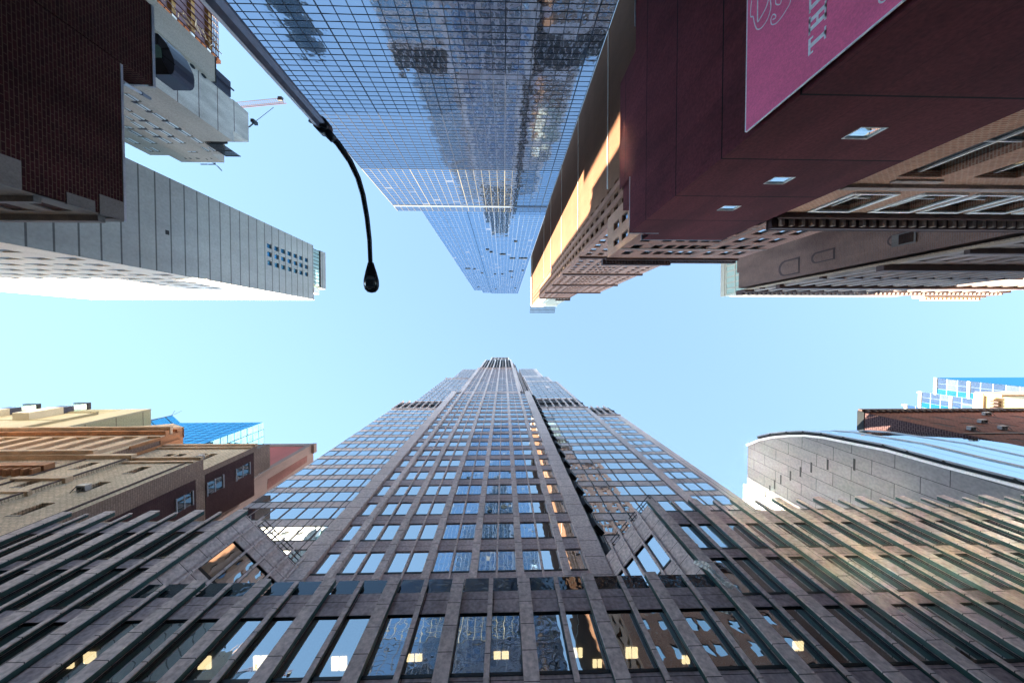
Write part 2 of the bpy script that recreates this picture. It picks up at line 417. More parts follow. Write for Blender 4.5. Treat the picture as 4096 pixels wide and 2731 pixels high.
fins(T, fr, [(-13.9, -13.28), (4.7, 5.32)], 17.0, 107.1, .34, M['granite_t'], 'pilaster')
fins(T, fr, [(-14.35, -13.28), (4.7, 5.9)], 107.1, 182.3, .34, M['granite_t'], 'pilaster')
fins(T, fr, wide_c[1:-1], 17.0, 182.0, .3, M['granite_t'], 'pilaster')
fins(T, fr, mull_c, 17.0, 182.0, .13, M['granite_t'], 'mullion')
m = MB(); m.obox(fr, -15.4, -13.9, -.6, .05, 105.2, 107.05); m.obox(fr, 5.32, 6.82, -.6, .05, 105.2, 107.05); m.build('louvre', M['louvre'], T)
m = MB(); m.obox(fr, -14.6, 6.15, -.2, .46, 182, 183.1); m.build('ledge', M['granite_t'], T)
# --- head of the shaft, set back
fr2 = FN(19.35); mb = MB(); P = []
facade(mb, fr2, -13.9, 5.6, 183, 248, [(a, b) for a, b in bay_w if a > -13.5], rows_between(184, 247, 184.5, 4.2, 2.6), .3, P, .004)
ends(mb, fr2, -13.9, 5.6, 183, 248, .6)
mb.build('wall', M['louvre'], T); win(T, P, M['glass_d'])
fins(T, fr2, [(-13.95, -13.0), (4.7, 5.65)], 183, 248.4, .3, M['granite_t'], 'pilaster')
fins(T, fr2, wide_c[1:-1], 183, 248, .28, M['granite_t'], 'pilaster')
fins(T, fr2, mull_c, 183, 248, .18, M['granite_t'], 'mullion')
fr3 = FN(19.7); mb = MB(); mb.obox(fr3, -10.4, 4.3, -.6, 0, 248, 277); mb.build('louvre', M['louvre'], T)
fins(T, fr3, [(-10.45, -9.6), (3.5, 4.35)], 248, 277.5, .3, M['granite_t'], 'pilaster')
fins(T, fr3, [(x-.2, x+.2) for x in (-7.2, -4.4, -1.6, 1.1)], 248, 277.3, .25, M['granite_t'], 'mullion')
m = MB(); m.obox(fr3, -10.5, 4.4, -.3, .34, 275.4, 276.2); m.obox(fr3, -10.45, 4.35, -.3, .33, 262, 262.6); m.build('ledge', M['granite_t'], T)
# --- slanted corner walls
def chamfer(a, b, z0, z1, cols, rows, mat, gl, finx, d=.25):
    f = Frame(a[0], a[1], b[0]-a[0], b[1]-a[1]); L = math.hypot(b[0]-a[0], b[1]-a[1])
    mb = MB(); P = []; facade(mb, f, 0, L, z0, z1, cols, rows, .2, P, .004); mb.build('wall', mat, T); win(T, P, gl)
    fins(T, f, finx, z0, z1, d, M['granite_t'], 'mullion'); return f, L
chamfer((5.87, 19.03), (9.35, 22.5), 107, 182, [(.9, 2.0), (2.3, 3.4), (3.7, 4.7)], rows1, M['louvre'], M['glass_d'], [(.0, .55), (2.05, 2.25), (3.45, 3.65)], .4)
chamfer((-17.8, 22.5), (-14.33, 19.03), 107, 182, [(.3, 1.4), (1.7, 2.8), (3.1, 4.2)], rows1, M['spandrel'], M['glass_t'], [(4.35, 4.9)], .3)
chamfer((5.6, 19.4), (8.6, 22.4), 183, 236, [(.9, 2.0), (2.3, 3.4)], rows_between(184, 235, 184.5, 4.2, 2.6), M['louvre'], M['glass_d'], [(0, .5), (2.05, 2.25)], .3)
f, L = chamfer((8.44, 19.03), (10.4, 21.1), 17, 107, [(1.1, 1.9)], rows0, M['louvre'], M['glass_d'], [(0, .5)], .12)
m = MB()
for (ra, rb) in rows0: m.obox(f, 1.0, 2.3, .0, .5, rb+.1, rb+1.5)
m.build('fin_stack', M['louvre'], T)
# --- flanks
def ribbon(fr, u0, u1, z0, z1, rows, first, par=T, skipf=None):
    cols = []; u = u0+first
    while u+1.98 <= u1-.05: cols.append((u, u+1.99)); u += 2.1
    mb = MB(); P = []
    facade(mb, fr, u0, u1, z0, z1, cols, rows, .06, P, .004, sill=.18, skip=skipf)
    ends(mb, fr, u0, u1, z0, z1, .6); mb.build('flank_wall', M['ribbon'], par)
    win(par, P, M['glass_t'], FRAME)
    m = MB()
    for (a, b) in cols: m.obox(fr, b+.03, b+.08, -.1, .06, z0, z1)
    m.build('glazing_bars', M['frame_dark'], par)
def louvre_band(fr, u0, u1, z0, z1, pitch=2.1):
    m = MB(); m.obox(fr, u0, u1, -.7, -.25, z0, z1-.3); m.obox(fr, u0, u1, -.3, .15, (z0+z1)/2-.4, (z0+z1)/2+.1); m.build('louvre', M['louvre'], T)
    m = MB(); u = u0
    while u < u1: m.obox(fr, u, u+.26, -.25, .35, z0, z1+.6); u += pitch
    m.obox(fr, u0, u1, -.5, .3, z0-.5, z0); m.build('louvre_fins', M['granite_t'], T)
frL = FN(22.8)
rL = lambda a, b: rows_between(a, b, 40.3-4.24*6, 4.24, 2.85)
ribbon(frL, -34.3, -17.0, 15, 99.6, rL(15, 99.4), .05)
louvre_band(frL, -34.3, -17.0, 100.1, 110.8)
ribbon(frL, -30.2, -14.0, 110.8, 168.5, rL(111.2, 168), .05)
louvre_band(frL, -30.2, -17.5, 168.9, 170.6)
ribbon(frL, -26.8, -14.0, 170.6, 213.7, rL(171.5, 213), .05)
frR = FN(21.1)
rR = lambda a, b: rows_between(a, b, 37.65-4.15*5, 4.15, 2.8)
dk = lambda ca, cb, ra, rb: 128 < ra < 131.5 and 16 < ca < 18
ribbon(frR, 10.4, 24.4, 15, 92.9, rR(15, 92.7), .05)
louvre_band(frR, 10.4, 24.4, 93.4, 105.8)
ribbon(frR, 10.0, 24.2, 105.9, 146, rR(106.3, 145.9), .45, skipf=dk)
ribbon(frR, 9.8, 22.2, 146, 162, rR(146.2, 161.9), .65)
ribbon(frR, 9.4, 19.9, 162, 199.4, rR(162.2, 199.2), .2)
frO = FN(23.8)
ribbon(frO, 24.4, 34.5, 15, 94.5, rows_between(15, 94.3, 19.3, 4.15, 2.8), .05)
louvre_band(frO, 24.4, 34.5, 95, 105.9)
# --- solid body behind the walls
mb = MB()
mb.box(-16.8, 8.2, 19.5, 48, 17, 106.8); mb.box(-14.1, 5.7, 19.55, 48, 107, 181.8); mb.box(-13.7, 5.4, 19.9, 46, 182, 247.8); mb.box(-10.2, 4.1, 20.25, 45, 248, 276.8)
mb.box(-34.1, -17.0, 23.3, 46, GZ, 110.3); mb.box(-30.0, -14.0, 23.35, 45, 110.5, 170.2); mb.box(-26.6, -13.6, 23.35, 44, 170.4, 213.4)
mb.box(8.4, 24.2, 21.6, 46, GZ, 105.4); mb.box(9.6, 24.0, 21.65, 45, 105.5, 145.8); mb.box(9.5, 22.0, 21.65, 44, 145.9, 161.8); mb.box(9.2, 19.7, 21.65, 43, 161.9, 199.2)
mb.box(24.3, 34.3, 24.3, 46, GZ, 105.5)
mb.build('tower_body', M['granite_t'], T)
# --- podium
PL = [(x-.75, x) for x in (-37.9, -34.4, -31.07, -27.6, -24.1, -20.65)]
PC = [(x, x+.66) for x in (-17.8, -14.1, -10.38, -6.66, -2.95, .82, 4.57, 8.35)]
PR = [(x, x+.72) for x in (12.25, 15.84, 19.5, 23.2, 26.85, 30.6, 34.25, 38.0, 41.8, 45.65, 49.4)]
PL = PL[1:]
fp = FN(14.45)
RA, RB, RC = (13.5, 16.65), (17.45, 20.45), (21.3, 24.2)
low = [(-.9, 3.6), (5.9, 8.4), (10.1, 12.5)]
def podium_part(W, u0, u1, rows, zt, zp, own=None):
    cols = []; mul = []
    for (a, b), (c, d) in zip(W[:-1], W[1:]):
        mid = (b+c)/2; cols += [(b, mid-.1), (mid+.1, c)]; mul.append((mid-.12, mid+.12))
    mb = MB(); P = []
    facade(mb, fp, u0, u1, GZ, zt, cols, low+rows, .1, P, .003, sill=.14, fw=.03)
    mb.poly([fp.p(u0, 0, zt), fp.p(u1, 0, zt), fp.p(u1, -.6, zt), fp.p(u0, -.6, zt)])
    mb.build('podium_wall', M['spandrel'], T); win(T, P, M['glass_p'], M['frame_dark'])
    for it, dd, nm in ((own or W, .36, 'pilaster'), (mul, .25, 'mullion')):
        for (a, b) in it:
            m = MB(); m.obox(fp, a, b, dd-.07, dd, GZ, zp-(.12 if nm == 'mullion' else 0)); o = m.build(nm, M['granite'], T)
            m = MB(); m.obox(fp, a+.012, b-.012, 0, dd-.07, GZ, zp-.02-(.12 if nm == 'mullion' else 0)); m.build('side_plate', M['fin_green'], o)
podium_part(PL, -35.2, -20.6, [RA, RB, RC], 25.5, 26.5)
podium_part([PL[-1]]+PC+[PR[0]], -20.6, 12.3, [RA], 18.05, 18.84, PC)
podium_part(PR, 12.3, 50.1, [RA, RB, RC], 25.9, 27.3)
def rail(par, a, b, z0, n, dz, w=.05, post=0):
    m = MB()
    for k in range(n): m.bar((a[0], a[1], z0+k*dz), (b[0], b[1], z0+k*dz), w)
    if post:
        for k in range(post+1):
            x = a[0]+(b[0]-a[0])*k/post; y = a[1]+(b[1]-a[1])*k/post; m.bar((x, y, z0-.5), (x, y, z0+(n-1)*dz), w)
    m.build('railing', M['frame_dark'], par)
rail(T, (-20.6, 14.75), (12.3, 14.75), 18.3, 3, .27, .045, 34)
rail(T, (-35.2, 14.9), (-20.6, 14.9), 25.7, 3, .3, .05, 14)
rail(T, (12.3, 14.9), (50, 14.9), 26.1, 3, .36, .06, 40)
m = MB()
for a, b in zip([PL[-1]]+PC, PC+[PR[0]]): m.box(a[1]+.03, b[0]-.03, 14.5, 14.52, 18.12, 19.1)
o = m.build('parapet_netting', M['mesh'], T)
m = MB(); m.box(-20.6, 12.3, 14.5, 19.4, 17.85, 18.0); m.build('terrace_floor', M['granite'], T)
# slanted court walls
def court(a, b, rows, zt, cols, finx, name='court_wall'):
    f = Frame(a[0], a[1], b[0]-a[0], b[1]-a[1]); L = math.hypot(b[0]-a[0], b[1]-a[1])
    mb = MB(); P = []; facade(mb, f, 0, L, 17.9, zt, cols, rows, .14, P, .003, sill=.16, fw=.04)
    ends(mb, f, 0, L, 17.9, zt, .4); mb.build(name, M['granite'], T); win(T, P, M['glass_t'], FRAME)
    for k, (u, w) in enumerate(finx):
        m = MB(); m.obox(f, u, u+w, .0, .2, 17.9, zt+.85); m.build('mullion', M['granite'], T)
    p0, p1 = f.p(1.4, -.2, 0), f.p(L+.7, -.2, 0)
    rail(T, p0, p1, zt+.25, 3, .4, .05, 5)
court((-20.75, 14.35), (-16.4, 19.0), [(18.3, 20.2), (21.4, 24.3)], 26.3, [(1.2, 2.28), (2.44, 3.5), (3.66, 4.7), (4.86, 5.8)], [(1.04, .16), (2.28, .16), (3.5, .16), (4.7, .16), (5.8, .16)])
court((8.2, 19.3), (12.2, 14.5), [(18.3, 20.2), (21.6, 24.6)], 27.0, [(.45, 1.55), (1.71, 2.8), (2.96, 4.05), (4.21, 5.1)], [(.28, .16), (1.55, .16), (2.8, .16), (4.05, .16), (5.1, .16)])
# body and the lit storey
mb = MB()
mb.box(-35.1, -20.7, 15.3, 40, 17.3, 25.3); mb.box(12.4, 49.9, 15.3, 30, 17.3, 25.6); mb.box(-35.1, 49.9, 15.4, 40, GZ, 13.2); mb.box(-35.1, 49.9, 22.2, 40, 13.2, 17.25)
mb.build('podium_body', M['room'], T)
m = MB(); m.box(-35.1, 49.9, 15.0, 22.2, 17.15, 17.29); m.build('ceiling', M['ceil'], T)
m = MB()
for x in range(-34, 50, 6): m.box(x, x+.15, 19.6, 22, 13.2, 17.1)
m.build('partition', M['room'], T)
for px, py, w, dd in ((263, 2655, .8, .6), (355, 2632, .7, .7), (815, 2652, .8, .8), (1040, 2652, .9, .9), (1355, 2655, 1.0, .9), (1657, 2632, 1.0, .45), (2005, 2622, 1.0, .45), (2312, 2612, .6, .6), (2390, 2655, .6, .5), (2528, 2612, .8, .7), (3195, 2585, .7, .6), (2745, 2640, .5, .5)):
    p = at_z(px, py, 17.05); w *= .8; dd *= .8; m = MB(); m.box(p.x-w/2, p.x-.03, p.y-dd/2, p.y+dd/2, 17.05, 17.14); m.box(p.x+.03, p.x+w/2, p.y-dd/2, p.y+dd/2, 17.05, 17.14)
    m.build('ceiling_light', M['lit'], T)
# white sheet caught on the parapet
m = MB(); n = 10; W = []
for i in range(n+1):
    t = i/n; row = []
    cx = 11.55+1.0*t+.06*math.sin(7*t); cz = 19.1-1.9*t; cy = 13.72-.12*math.sin(5*t)
    for j in range(5):
        s = (j/4-.5)*(.34+.1*t+.12*math.sin(9*t)); row.append((cx+s, cy+.09*math.sin(j*2.4+6*t), cz+.35*s))
    W.append(row)
for i in range(n):
    for j in range(4): m.poly([W[i][j], W[i][j+1], W[i+1][j+1], W[i+1][j]])
o = m.build('tarpaulin', M['tarp'], smooth=True); tag(o, 'white plastic sheet flapping from the podium parapet at the right inner corner', 'tarpaulin')
sm = o.modifiers.new('s', 'SOLIDIFY'); sm.thickness = .01

# ================================================================== glass tower across the street
G = thing('glass_tower', 'very tall blue glass curtain wall tower at the top centre mirroring the granite tower', 'tower')
YG = -32.0
fg = FP(YG)
def curtain(x0, x1, z0, z1, ncol, nrow, mat, bar, bw, bd, til, every=0):
    mb = MB(); P = []
    dx = (x1-x0)/ncol; dz = (z1-z0)/nrow
    for i in range(ncol):
        for j in range(nrow):
            a, b = -(x0+(i+1)*dx), -(x0+i*dx)
            P.append(dict(q=tilted(fg, a, b, z0+j*dz, z0+(j+1)*dz, 0, til), fr=fg, b=(a, b, 0, 0), d=0, sill=0, fw=0))
    win(G, P, mat, None, 'glass_pane')
    for i in range(ncol+1):
        x = x0+i*dx; w = bw*(1.9 if every and i % every == 0 else 1)
        m = MB(); m.obox(fg, -x-w/2, -x+w/2, -.1, bd, z0, z1); m.build('mullion', bar, G)
    m = MB()
    for j in range(nrow+1): m.obox(fg, -x1, -x0, -.1, bd*.72, z0+j*dz-bw*.28, z0+j*dz+bw*.28)
    m.build('transoms', bar, G)
xl, xr = -27.4, 10.95
curtain(xl, xr, 20, 64.0, 25, 55, M['glass_c'], M['dark_mullion'], .06, .05, .0045, 6)
curtain(xl, xr, 64.1, 81.5, 25, 20, M['glass_u'], M['cream_mullion'], .07, .05, .006, 6)
m = MB(); m.obox(fg, -xr, -xl, -.1, .1, 81.55, 82.5); m.build('spandrel_band', M['blue_mullion'], G)
curtain(xl, xr, 82.55, 85.4, 25, 4, M['glass_u'], M['cream_mullion'], .06, .05, .003, 6)
xl2, xr2 = -21.2, 11.1
curtain(xl2, -16.0, 85.5, 237, 4, 92, M['glass_u'], M['blue_mullion'], .05, .04, .003, 0)
curtain(-16.0, -9.5, 85.5, 250, 5, 100, M['glass_u'], M['blue_mullion'], .05, .04, .003, 5)
curtain(-9.5, xr2, 85.5, 254, 15, 102, M['glass_u'], M['blue_mullion'], .05, .04, .003, 5)
m = MB()
for px, py, n in ((806, 390, 1), (832, 408, 1), (915, 424, 2), (1008, 332, 1), (985, 453, 2), (1062, 453, 3), (665, 527, 2), (712, 530, 1), (768, 558, 1), (860, 566, 1), (912, 566, 1), (975, 547, 2), (1060, 540, 1), (980, 590, 1), (1005, 667, 1), (740, 659, 1), (866, 673, 1)):
    p = at_y(1500+px/1.792, 780+py/1.792, YG); m.obox(fg, -p.x-.6*n, -p.x+.6*n, -.05, .25, p.z-.5, p.z+.6)
m.build('open_vents', M['frame_dark'], G)
m = MB(); m.box(xl+.1, xr-.1, -70, YG-.15, GZ, 85.2); m.box(xl2+.1, -16, -66, YG-.15, 85.3, 236.5); m.box(-16, -9.5, -66, YG-.16, 85.3, 249.5); m.box(-9.5, xr2-.1, -66, YG-.15, 85.3, 253.6)
m.build('tower_body', M['dark_mullion'], G)
m = MB(); m.box(xl, xr, -69.9, YG-.05, 85.45, 85.6); m.build('setback_roof', M['coping'], G)

HT = thing('dark_slab_tower', 'dark blue slab tower behind the granite tower, seen only mirrored in the glass tower', 'tower')
m = MB(); m.box(-88, -79, 60, 63.5, GZ, 150); m.build('tower_body', M['dark_mullion'], HT)
fh_ = FN(59.9); P = []
for i in range(3):
    for j in range(28): P.append(dict(q=tilted(fh_, -88+3*i, -88+3*i+2.9, 60+3.1*j, 60+3.1*j+2.5, 0, .004), fr=fh_, b=(0, 0, 0, 0), d=0, sill=0, fw=0))
m = MB()
for p in P: m.poly(p['q'])
m.build('glazing', M['glass_d'], HT)

# ================================================================== slender ochre and brown tower
B = thing('brick_tower', 'slender brown brick tower with a sunlit ochre blank side wall right of the glass tower', 'tower')
XW, YB = 20.0, -20.6
fw_ = FW(XW)
mb = MB(); P = []
rr = rows_between(40, 224, 41.0, 3.95, 2.1)
facade(mb, fw_, 20.6, 58, GZ, 228, [(21.9, 22.9), (24.2, 25.2), (26.9, 27.4)], rr, .35, P, .004)
mb.build('side_wall', M['orange_stone'], B); win(B, P, M['glass_d'], None)
m = MB(); m.obox(fw_, 20.6, 27.95, 0.004, .07, 20, 32); 
m = MB()
for u in (20.6, 23.25, 25.8): m.obox(fw_, u, u+(1.05 if u > 21 else .9), -.02, .06, 40, 179)
m.build('brick_shade_strip', M['brick_brown'], B)  # brown brick up to the shadow's top edge: cast shade put into colour
m = MB()
for z in (62.4, 87.3, 112.4, 138, 161.5): m.obox(fw_, 27.95, 58, -.02, .14, z, z+.3)
m.build('ledge', M['white_trim'], B)
m = MB(); m.obox(fw_, 20.5, 59.5, -.5, .85, 226.5, 230); m.build('cornice', M['white_trim'], B)
fb = FP(YB)
cols = [(-22.6, -21.3), (-25.6, -24.3)]
c2 = [(-28.3-1.55*k, -27.4-1.55*k) for k in range(5)]
c3 = [(-38.2, -36.9), (-42.0, -40.7), (-45.2, -43.9)]
mb = MB(); P = []
courses = [62, 86, 110, 134, 158, 182]
allr = []
for k, c in enumerate(courses): allr += [(c+1.1+3.75*j, c+3.5+3.75*j) for j in range(6)]
lowr = [r for r in allr if r[1] < 158]; hir = [r for r in allr if r[0] > 158 and r[1] < 182]
facade(mb, fb, -47, -20, GZ, 158.4, sorted([(c[0]-.12, c[1]+.12) for c in cols+c2+c3]), lowr, .22, P, .004)
ends(mb, fb, -47, -20, GZ, 158.4, .8)
facade(mb, fb, -37.2, -20, 158.4, 182, sorted(cols+c2+[(-36.9, -35.6)]), hir, .35, P, .004)
mb.build('front_wall', M['brick_mid'], B)
mb = MB(); facade(mb, fb, -37.2, -20, 182.2, 228, sorted(cols+c2+[(-36.9, -35.6)]), [(183.5+3.75*j, 185.5+3.75*j) for j in range(11)], .35, P, .004)
mb.build('crown_wall', M['cream'], B)  # cream above the brown front: sunlight on the crown put into colour
win(B, P, M['glass_s'])
for c in courses[1:]:
    x1 = -47.2 if c <= 158 else -37.4
    m = MB(); m.obox(fb, x1, -19.9, -.05, .55, c-.35, c+.45); m.build('string_course', M['stringcourse'], B)
m = MB(); m.obox(fb, -37.4, -19.4, -.3, .8, 226.4, 229.9); m.build('cornice', M['white_trim'], B)
m = MB(); m.obox(fb, -35.35, -35.2, -.02, .1, GZ, 158); m.obox(fb, -27.3, -27.15, -.02, .1, GZ, 182); m.build('downpipe', M['stringcourse'], B)
m = MB(); m.box(20.4, 46.8, -57.9, YB-.5, GZ, 158); m.box(20.4, 37, -57.9, YB-.5, 158, 228.2); m.build('tower_body', M['brick_brown'], B)
m = MB()
for k in range(22): m.bar((18.9+k*.83, -19.6, 229.5), (18.9+k*.83, -15.6, 233.5), .32)
for k in range(3): m.bar((18.8, -19.2+k*1.7, 229.9+k*1.7), (36.6, -19.2+k*1.7, 229.9+k*1.7), .3)
m.build('roof_screen', M['frame_dark'], B)
m = MB(); m.box(31, 39.5, -24, YB-1.2, 186, 189); m.build('roof_terrace', M['glass_b'], B)
m = MB(); m.box(30.2, 38.8, -22, YB+.8, 189.2, 190.3); m.build('terrace_ledge', M['stringcourse'], B)

# ================================================================== mid-rise brick block with corniced top
K = thing('brick_apartment_house', 'rose brown brick apartment block with a dark top cornice below the slender tower', 'building')
YM, XM = -13.5, 18.3
fk = FP(YM)
Zt = 57.2
mb = MB(); P = []
kc = [(-21.2, -19.7)]+[(-x-1.45, -x) for x in (22.9, 24.9, 26.8, 28.6, 30.2, 33.4, 36.3, 38.6)]
kr = [(Zt-4.8-3.7*j, Zt-2.6-3.7*j) for j in range(15)]
facade(mb, fk, -41.7, -XM, GZ, Zt, sorted(kc), kr, .2, P, .004, fw=.06)
mb.build('front_wall', M['brick_mid'], K)
fkw = FW(XM); mb = MB()
facade(mb, fkw, 13.5, 20.3, GZ, Zt, [(14.6, 15.6), (17.2, 18.4)], [(Zt-5.6-3.7*j, Zt-3.2-3.7*j) for j in range(14)], .35, P, .004, fw=.08)
mb.build('side_wall', M['brick_warm'], K)
win(K, P, M['glass_s'], M['frame_dark'])
m = MB(); m.obox(fk, -41.7, -18.0, -.02, .35, Zt-.2, Zt+.3); m.obox(fk, -30, -17.7, -.02, 1.0, Zt+.75, Zt+1.5); m.obox(fk, -41.9, -30, -.02, .6, Zt+.75, Zt+1.4)
x = -41
while x < -18: m.obox(fk, x, x+.22, .3, .75 if x > -30 else .5, Zt+.3, Zt+.75); x += .55
m.build('cornice', M['stringcourse'], K)
m = MB(); m.obox(fk, -41.7, -18.3, -.02, .12, Zt-6.6, Zt-6.2); m.build('string_course', M['ornate'], K)
m = MB()
for xx in (-32.2, -35.4): m.obox(fk, xx, xx+.1, -.02, .08, GZ, Zt-.3)
for j in range(12):
    for xx in (-21.9, -24.2, -32.0, -37.8): m.obox(fk, xx, xx+.35, -.02, .06, Zt-5.4-3.7*j, Zt-5.1-3.7*j)
m.build('downpipe', M['ornate'], K)
m = MB(); m.box(18.8, 41.5, -20.2, -14.2, GZ, Zt+.6); m.build('house_body', M['brick_brown'], K)

# ================================================================== maroon panelled theatre block with the banner
H = thing('panelled_hall', 'dark maroon panelled block with three small square windows beside the magenta banner', 'building')
XH, YH = 12.4, -10.0
fh = FP(YH); mb = MB(); P = []
hw = []
for (a, b, c, d) in ((3364, 555.6, 3542, 518), (3053, 735.5, 3184, 710.6), (2866, 841.6, 2953, 829)):
    p = at_y(a, b, YH); q = at_y(c, d, YH); w = (at_y(a+100, b, YH).x-p.x)
    hw.append((p.x, p.z, q.z))
ws = [(-x-1.35, -x, z-.95, z) for x, z, _ in hw]
ws.append((-22.1, -20.6, 10.1, 11.6))
fac_rows = sorted(ws, key=lambda w: w[2]); z = GZ
for (a, b, c, d) in fac_rows:
    if c > z:
        mb.poly([fh.p(-23.1, 0, z), fh.p(-XH, 0, z), fh.p(-XH, 0, c), fh.p(-23.1, 0, c)])
    facade(mb, fh, -23.1, -XH, max(c, z), d, [(a, b)], [(max(c, z), d)], .06, P, .002, fw=.05); z = d
mb.poly([fh.p(-23.1, 0, z), fh.p(-XH, 0, z), fh.p(-XH, 0, 31.9), fh.p(-23.1, 0, 31.9)])
mb.poly([fh.p(-23.1, 0, 31.9), fh.p(-14.6, 0, 31.9), fh.p(-14.6, 0, 34.1), fh.p(-23.1, 0, 34.1)])
mb.build('front_wall', M['maroon'], H); win(H, P, M['glass_s'], M['white_trim'])
mb = MB()
fx = FW(XH)
mb.poly([fx.p(10.0, 0, GZ), fx.p(15.4, 0, GZ), fx.p(15.4, 0, 31.9), fx.p(10.0, 0, 31.9)])
mb.poly([fx.p(15.4, 0, GZ), fx.p(26.6, 0, GZ), fx.p(26.6, 0, 34.8), fx.p(15.4, 0, 34.8)])
mb.poly([fx.p(26.6, 0, GZ), fx.p(29.0, 0, GZ), fx.p(29.0, 0, 30.8), fx.p(26.6, 0, 30.8)])
mb.build('side_wall', M['maroon'], H)
mb = MB(); mb.box(12.7, 22.9, -13.2, -10.4, GZ, 31.7); mb.box(14.6, 22.9, -13.2, -10.4, 31.7, 33.9); mb.box(12.7, 17.9, -26.5, -13.2, GZ, 34.6); mb.box(XH+.05, 17.9, -31.7, -26.6, GZ, 30.9)
mb.build('hall_body', M['maroon'], H)
m = MB(); m.box(XH-.03, 15.3, -9.97, -10.5, 31.9, 32.0); m.box(14.5, 23.1, -9.97, -10.5, 34.1, 34.22); m.box(XH-.03, XH+.3, -15.5, -10, 31.9, 32.0); m.box(XH-.03, XH+.3, -31.7, -29.1, 30.9, 31.05)
m.build('coping', M['coping'], H)
# the banner hangs on brackets, 0.3 m off the wall
XBn = 12.1
BN = thing('banner', 'magenta banner with white lettering hung on the maroon side wall', 'banner')
m = MB(); m.box(XBn, XBn+.03, -20.4, -10.13-.0, 5.0, 16.15); m.build('cloth', M['banner'], BN)
m = MB(); m.box(XBn-.01, XBn+.05, -20.4, -10.13, 16.15, 16.21); m.box(XBn-.01, XBn+.05, -10.13, -10.085, 5.0, 16.15); m.build('hem', M['banner_white'], BN)
for k in range(6):
    m = MB(); m.box(XBn, XH, -10.5-k*1.7, -10.44-k*1.7, 16.17, 16.27); m.build('bracket', M['steel_black'], BN)
def bpt(px, py):                               # a point of the banner from a crop of the photo
    p = at_x(2940+px/1.659, py/1.659, XBn); return p
t0 = bpt(490, 375); t1 = bpt(606, 265)
zt, zb = bpt(489, 250).z, bpt(606, 200).z
yT = (bpt(490, 318).y+bpt(600, 230).y)/2
hh = zt-zb; sw = .115*1.0
def slab(y0, y1, z0, z1):
    m_.box(XBn-.012, XBn-.002, min(y0, y1), max(y0, y1), z0, z1)
Wd = abs(bpt(490, 375).y-bpt(490, 268).y)
def letter(ch, y):                             # upright slab letters, read towards -Y
    s = .23*hh; h2 = Wd/2
    if ch == 'T':
        slab(y-h2, y+h2, zt-.13*hh, zt); slab(y-s/2, y+s/2, zb, zt-.13*hh); slab(y-s*1.4, y+s*1.4, zb, zb+.1*hh)
        for e in (-1, 1): slab(y+e*h2, y+e*(h2-.1*hh), zt-.28*hh, zt-.13*hh)
    if ch == 'H':
        for e in (-1, 1):
            yy = y+e*(h2-s*.9); slab(yy-s/2, yy+s/2, zb, zt)
            slab(yy-s*1.1, yy+s*1.1, zb, zb+.1*hh); slab(yy-s*1.1, yy+s*1.1, zt-.1*hh, zt)
        slab(y-h2+s*1.4, y+h2-s*1.4, (zt+zb)/2-.06*hh, (zt+zb)/2+.06*hh)
    if ch == 'E':
        yy = y+h2-s*.9; slab(yy-s/2, yy+s/2, zb, zt)
        for zz in (zb, zt-.12*hh): slab(yy-s/2, y-h2, zz, zz+.12*hh)
        slab(yy-s/2, y-h2*.3, (zt+zb)/2-.06*hh, (zt+zb)/2+.06*hh)
        slab(yy, yy+s*1.0, zb, zb+.1*hh); slab(yy, yy+s*1.0, zt-.1*hh, zt)
yH = bpt(489, 182).y; yE = 2*yH-bpt(489, 320).y
for ch, y in (('T', bpt(489, 320).y), ('H', yH), ('E', yE)):
    m_ = MB(); letter(ch, y); m_.build('letter', M['banner_white'], BN)
def stroke(pts, w):
    P_ = [bpt(*p) for p in pts]; m = MB()
    Q = []
    for k in range(len(P_)-1):                 # smooth the line (Catmull-Rom)
        a, b, c, d = P_[max(k-1, 0)], P_[k], P_[k+1], P_[min(k+2, len(P_)-1)]
        for t in range(6):
            s = t/6; Q.append(.5*((2*b)+(c-a)*s+(2*a-5*b+4*c-d)*s*s+(3*b-a-3*c+d)*s**3))
    Q.append(P_[-1]); L, R_ = [], []
    for k, p in enumerate(Q):
        d = (Q[min(k+1, len(Q)-1)]-Q[max(k-1, 0)]).normalized(); nn = Vector((0, -d.z, d.y))*w/2
        for l, v in ((L, p+nn), (R_, p-nn)): l.append(Vector((XBn-.006, v.y, v.z)))
    for k in range(len(Q)-1): m.extrude([L[k], L[k+1], R_[k+1], R_[k]], (.005, 0, 0))
    m.build('scroll', M['banner_white'], BN)
stroke([(130, -120), (108, 30), (104, 108), (120, 113), (128, 150), (140, 186), (156, 197), (182, 180), (215, 130), (235, 70), (238, 25), (225, -40)], .05)
stroke([(152, -60), (150, 60), (151, 140), (165, 128), (205, 55), (225, -10)], .07)
stroke([(250, 132), (268, 122), (270, 104), (256, 97), (244, 112), (238, 140), (246, 164), (275, 155), (312, 112), (345, 60), (366, 20), (372, -40)], .045)
stroke([(272, -20), (270, 22), (283, 33), (300, 28), (308, 0), (300, -40)], .045)
stroke([(955, -10), (960, 15), (980, 16), (1000, 0)], .05)

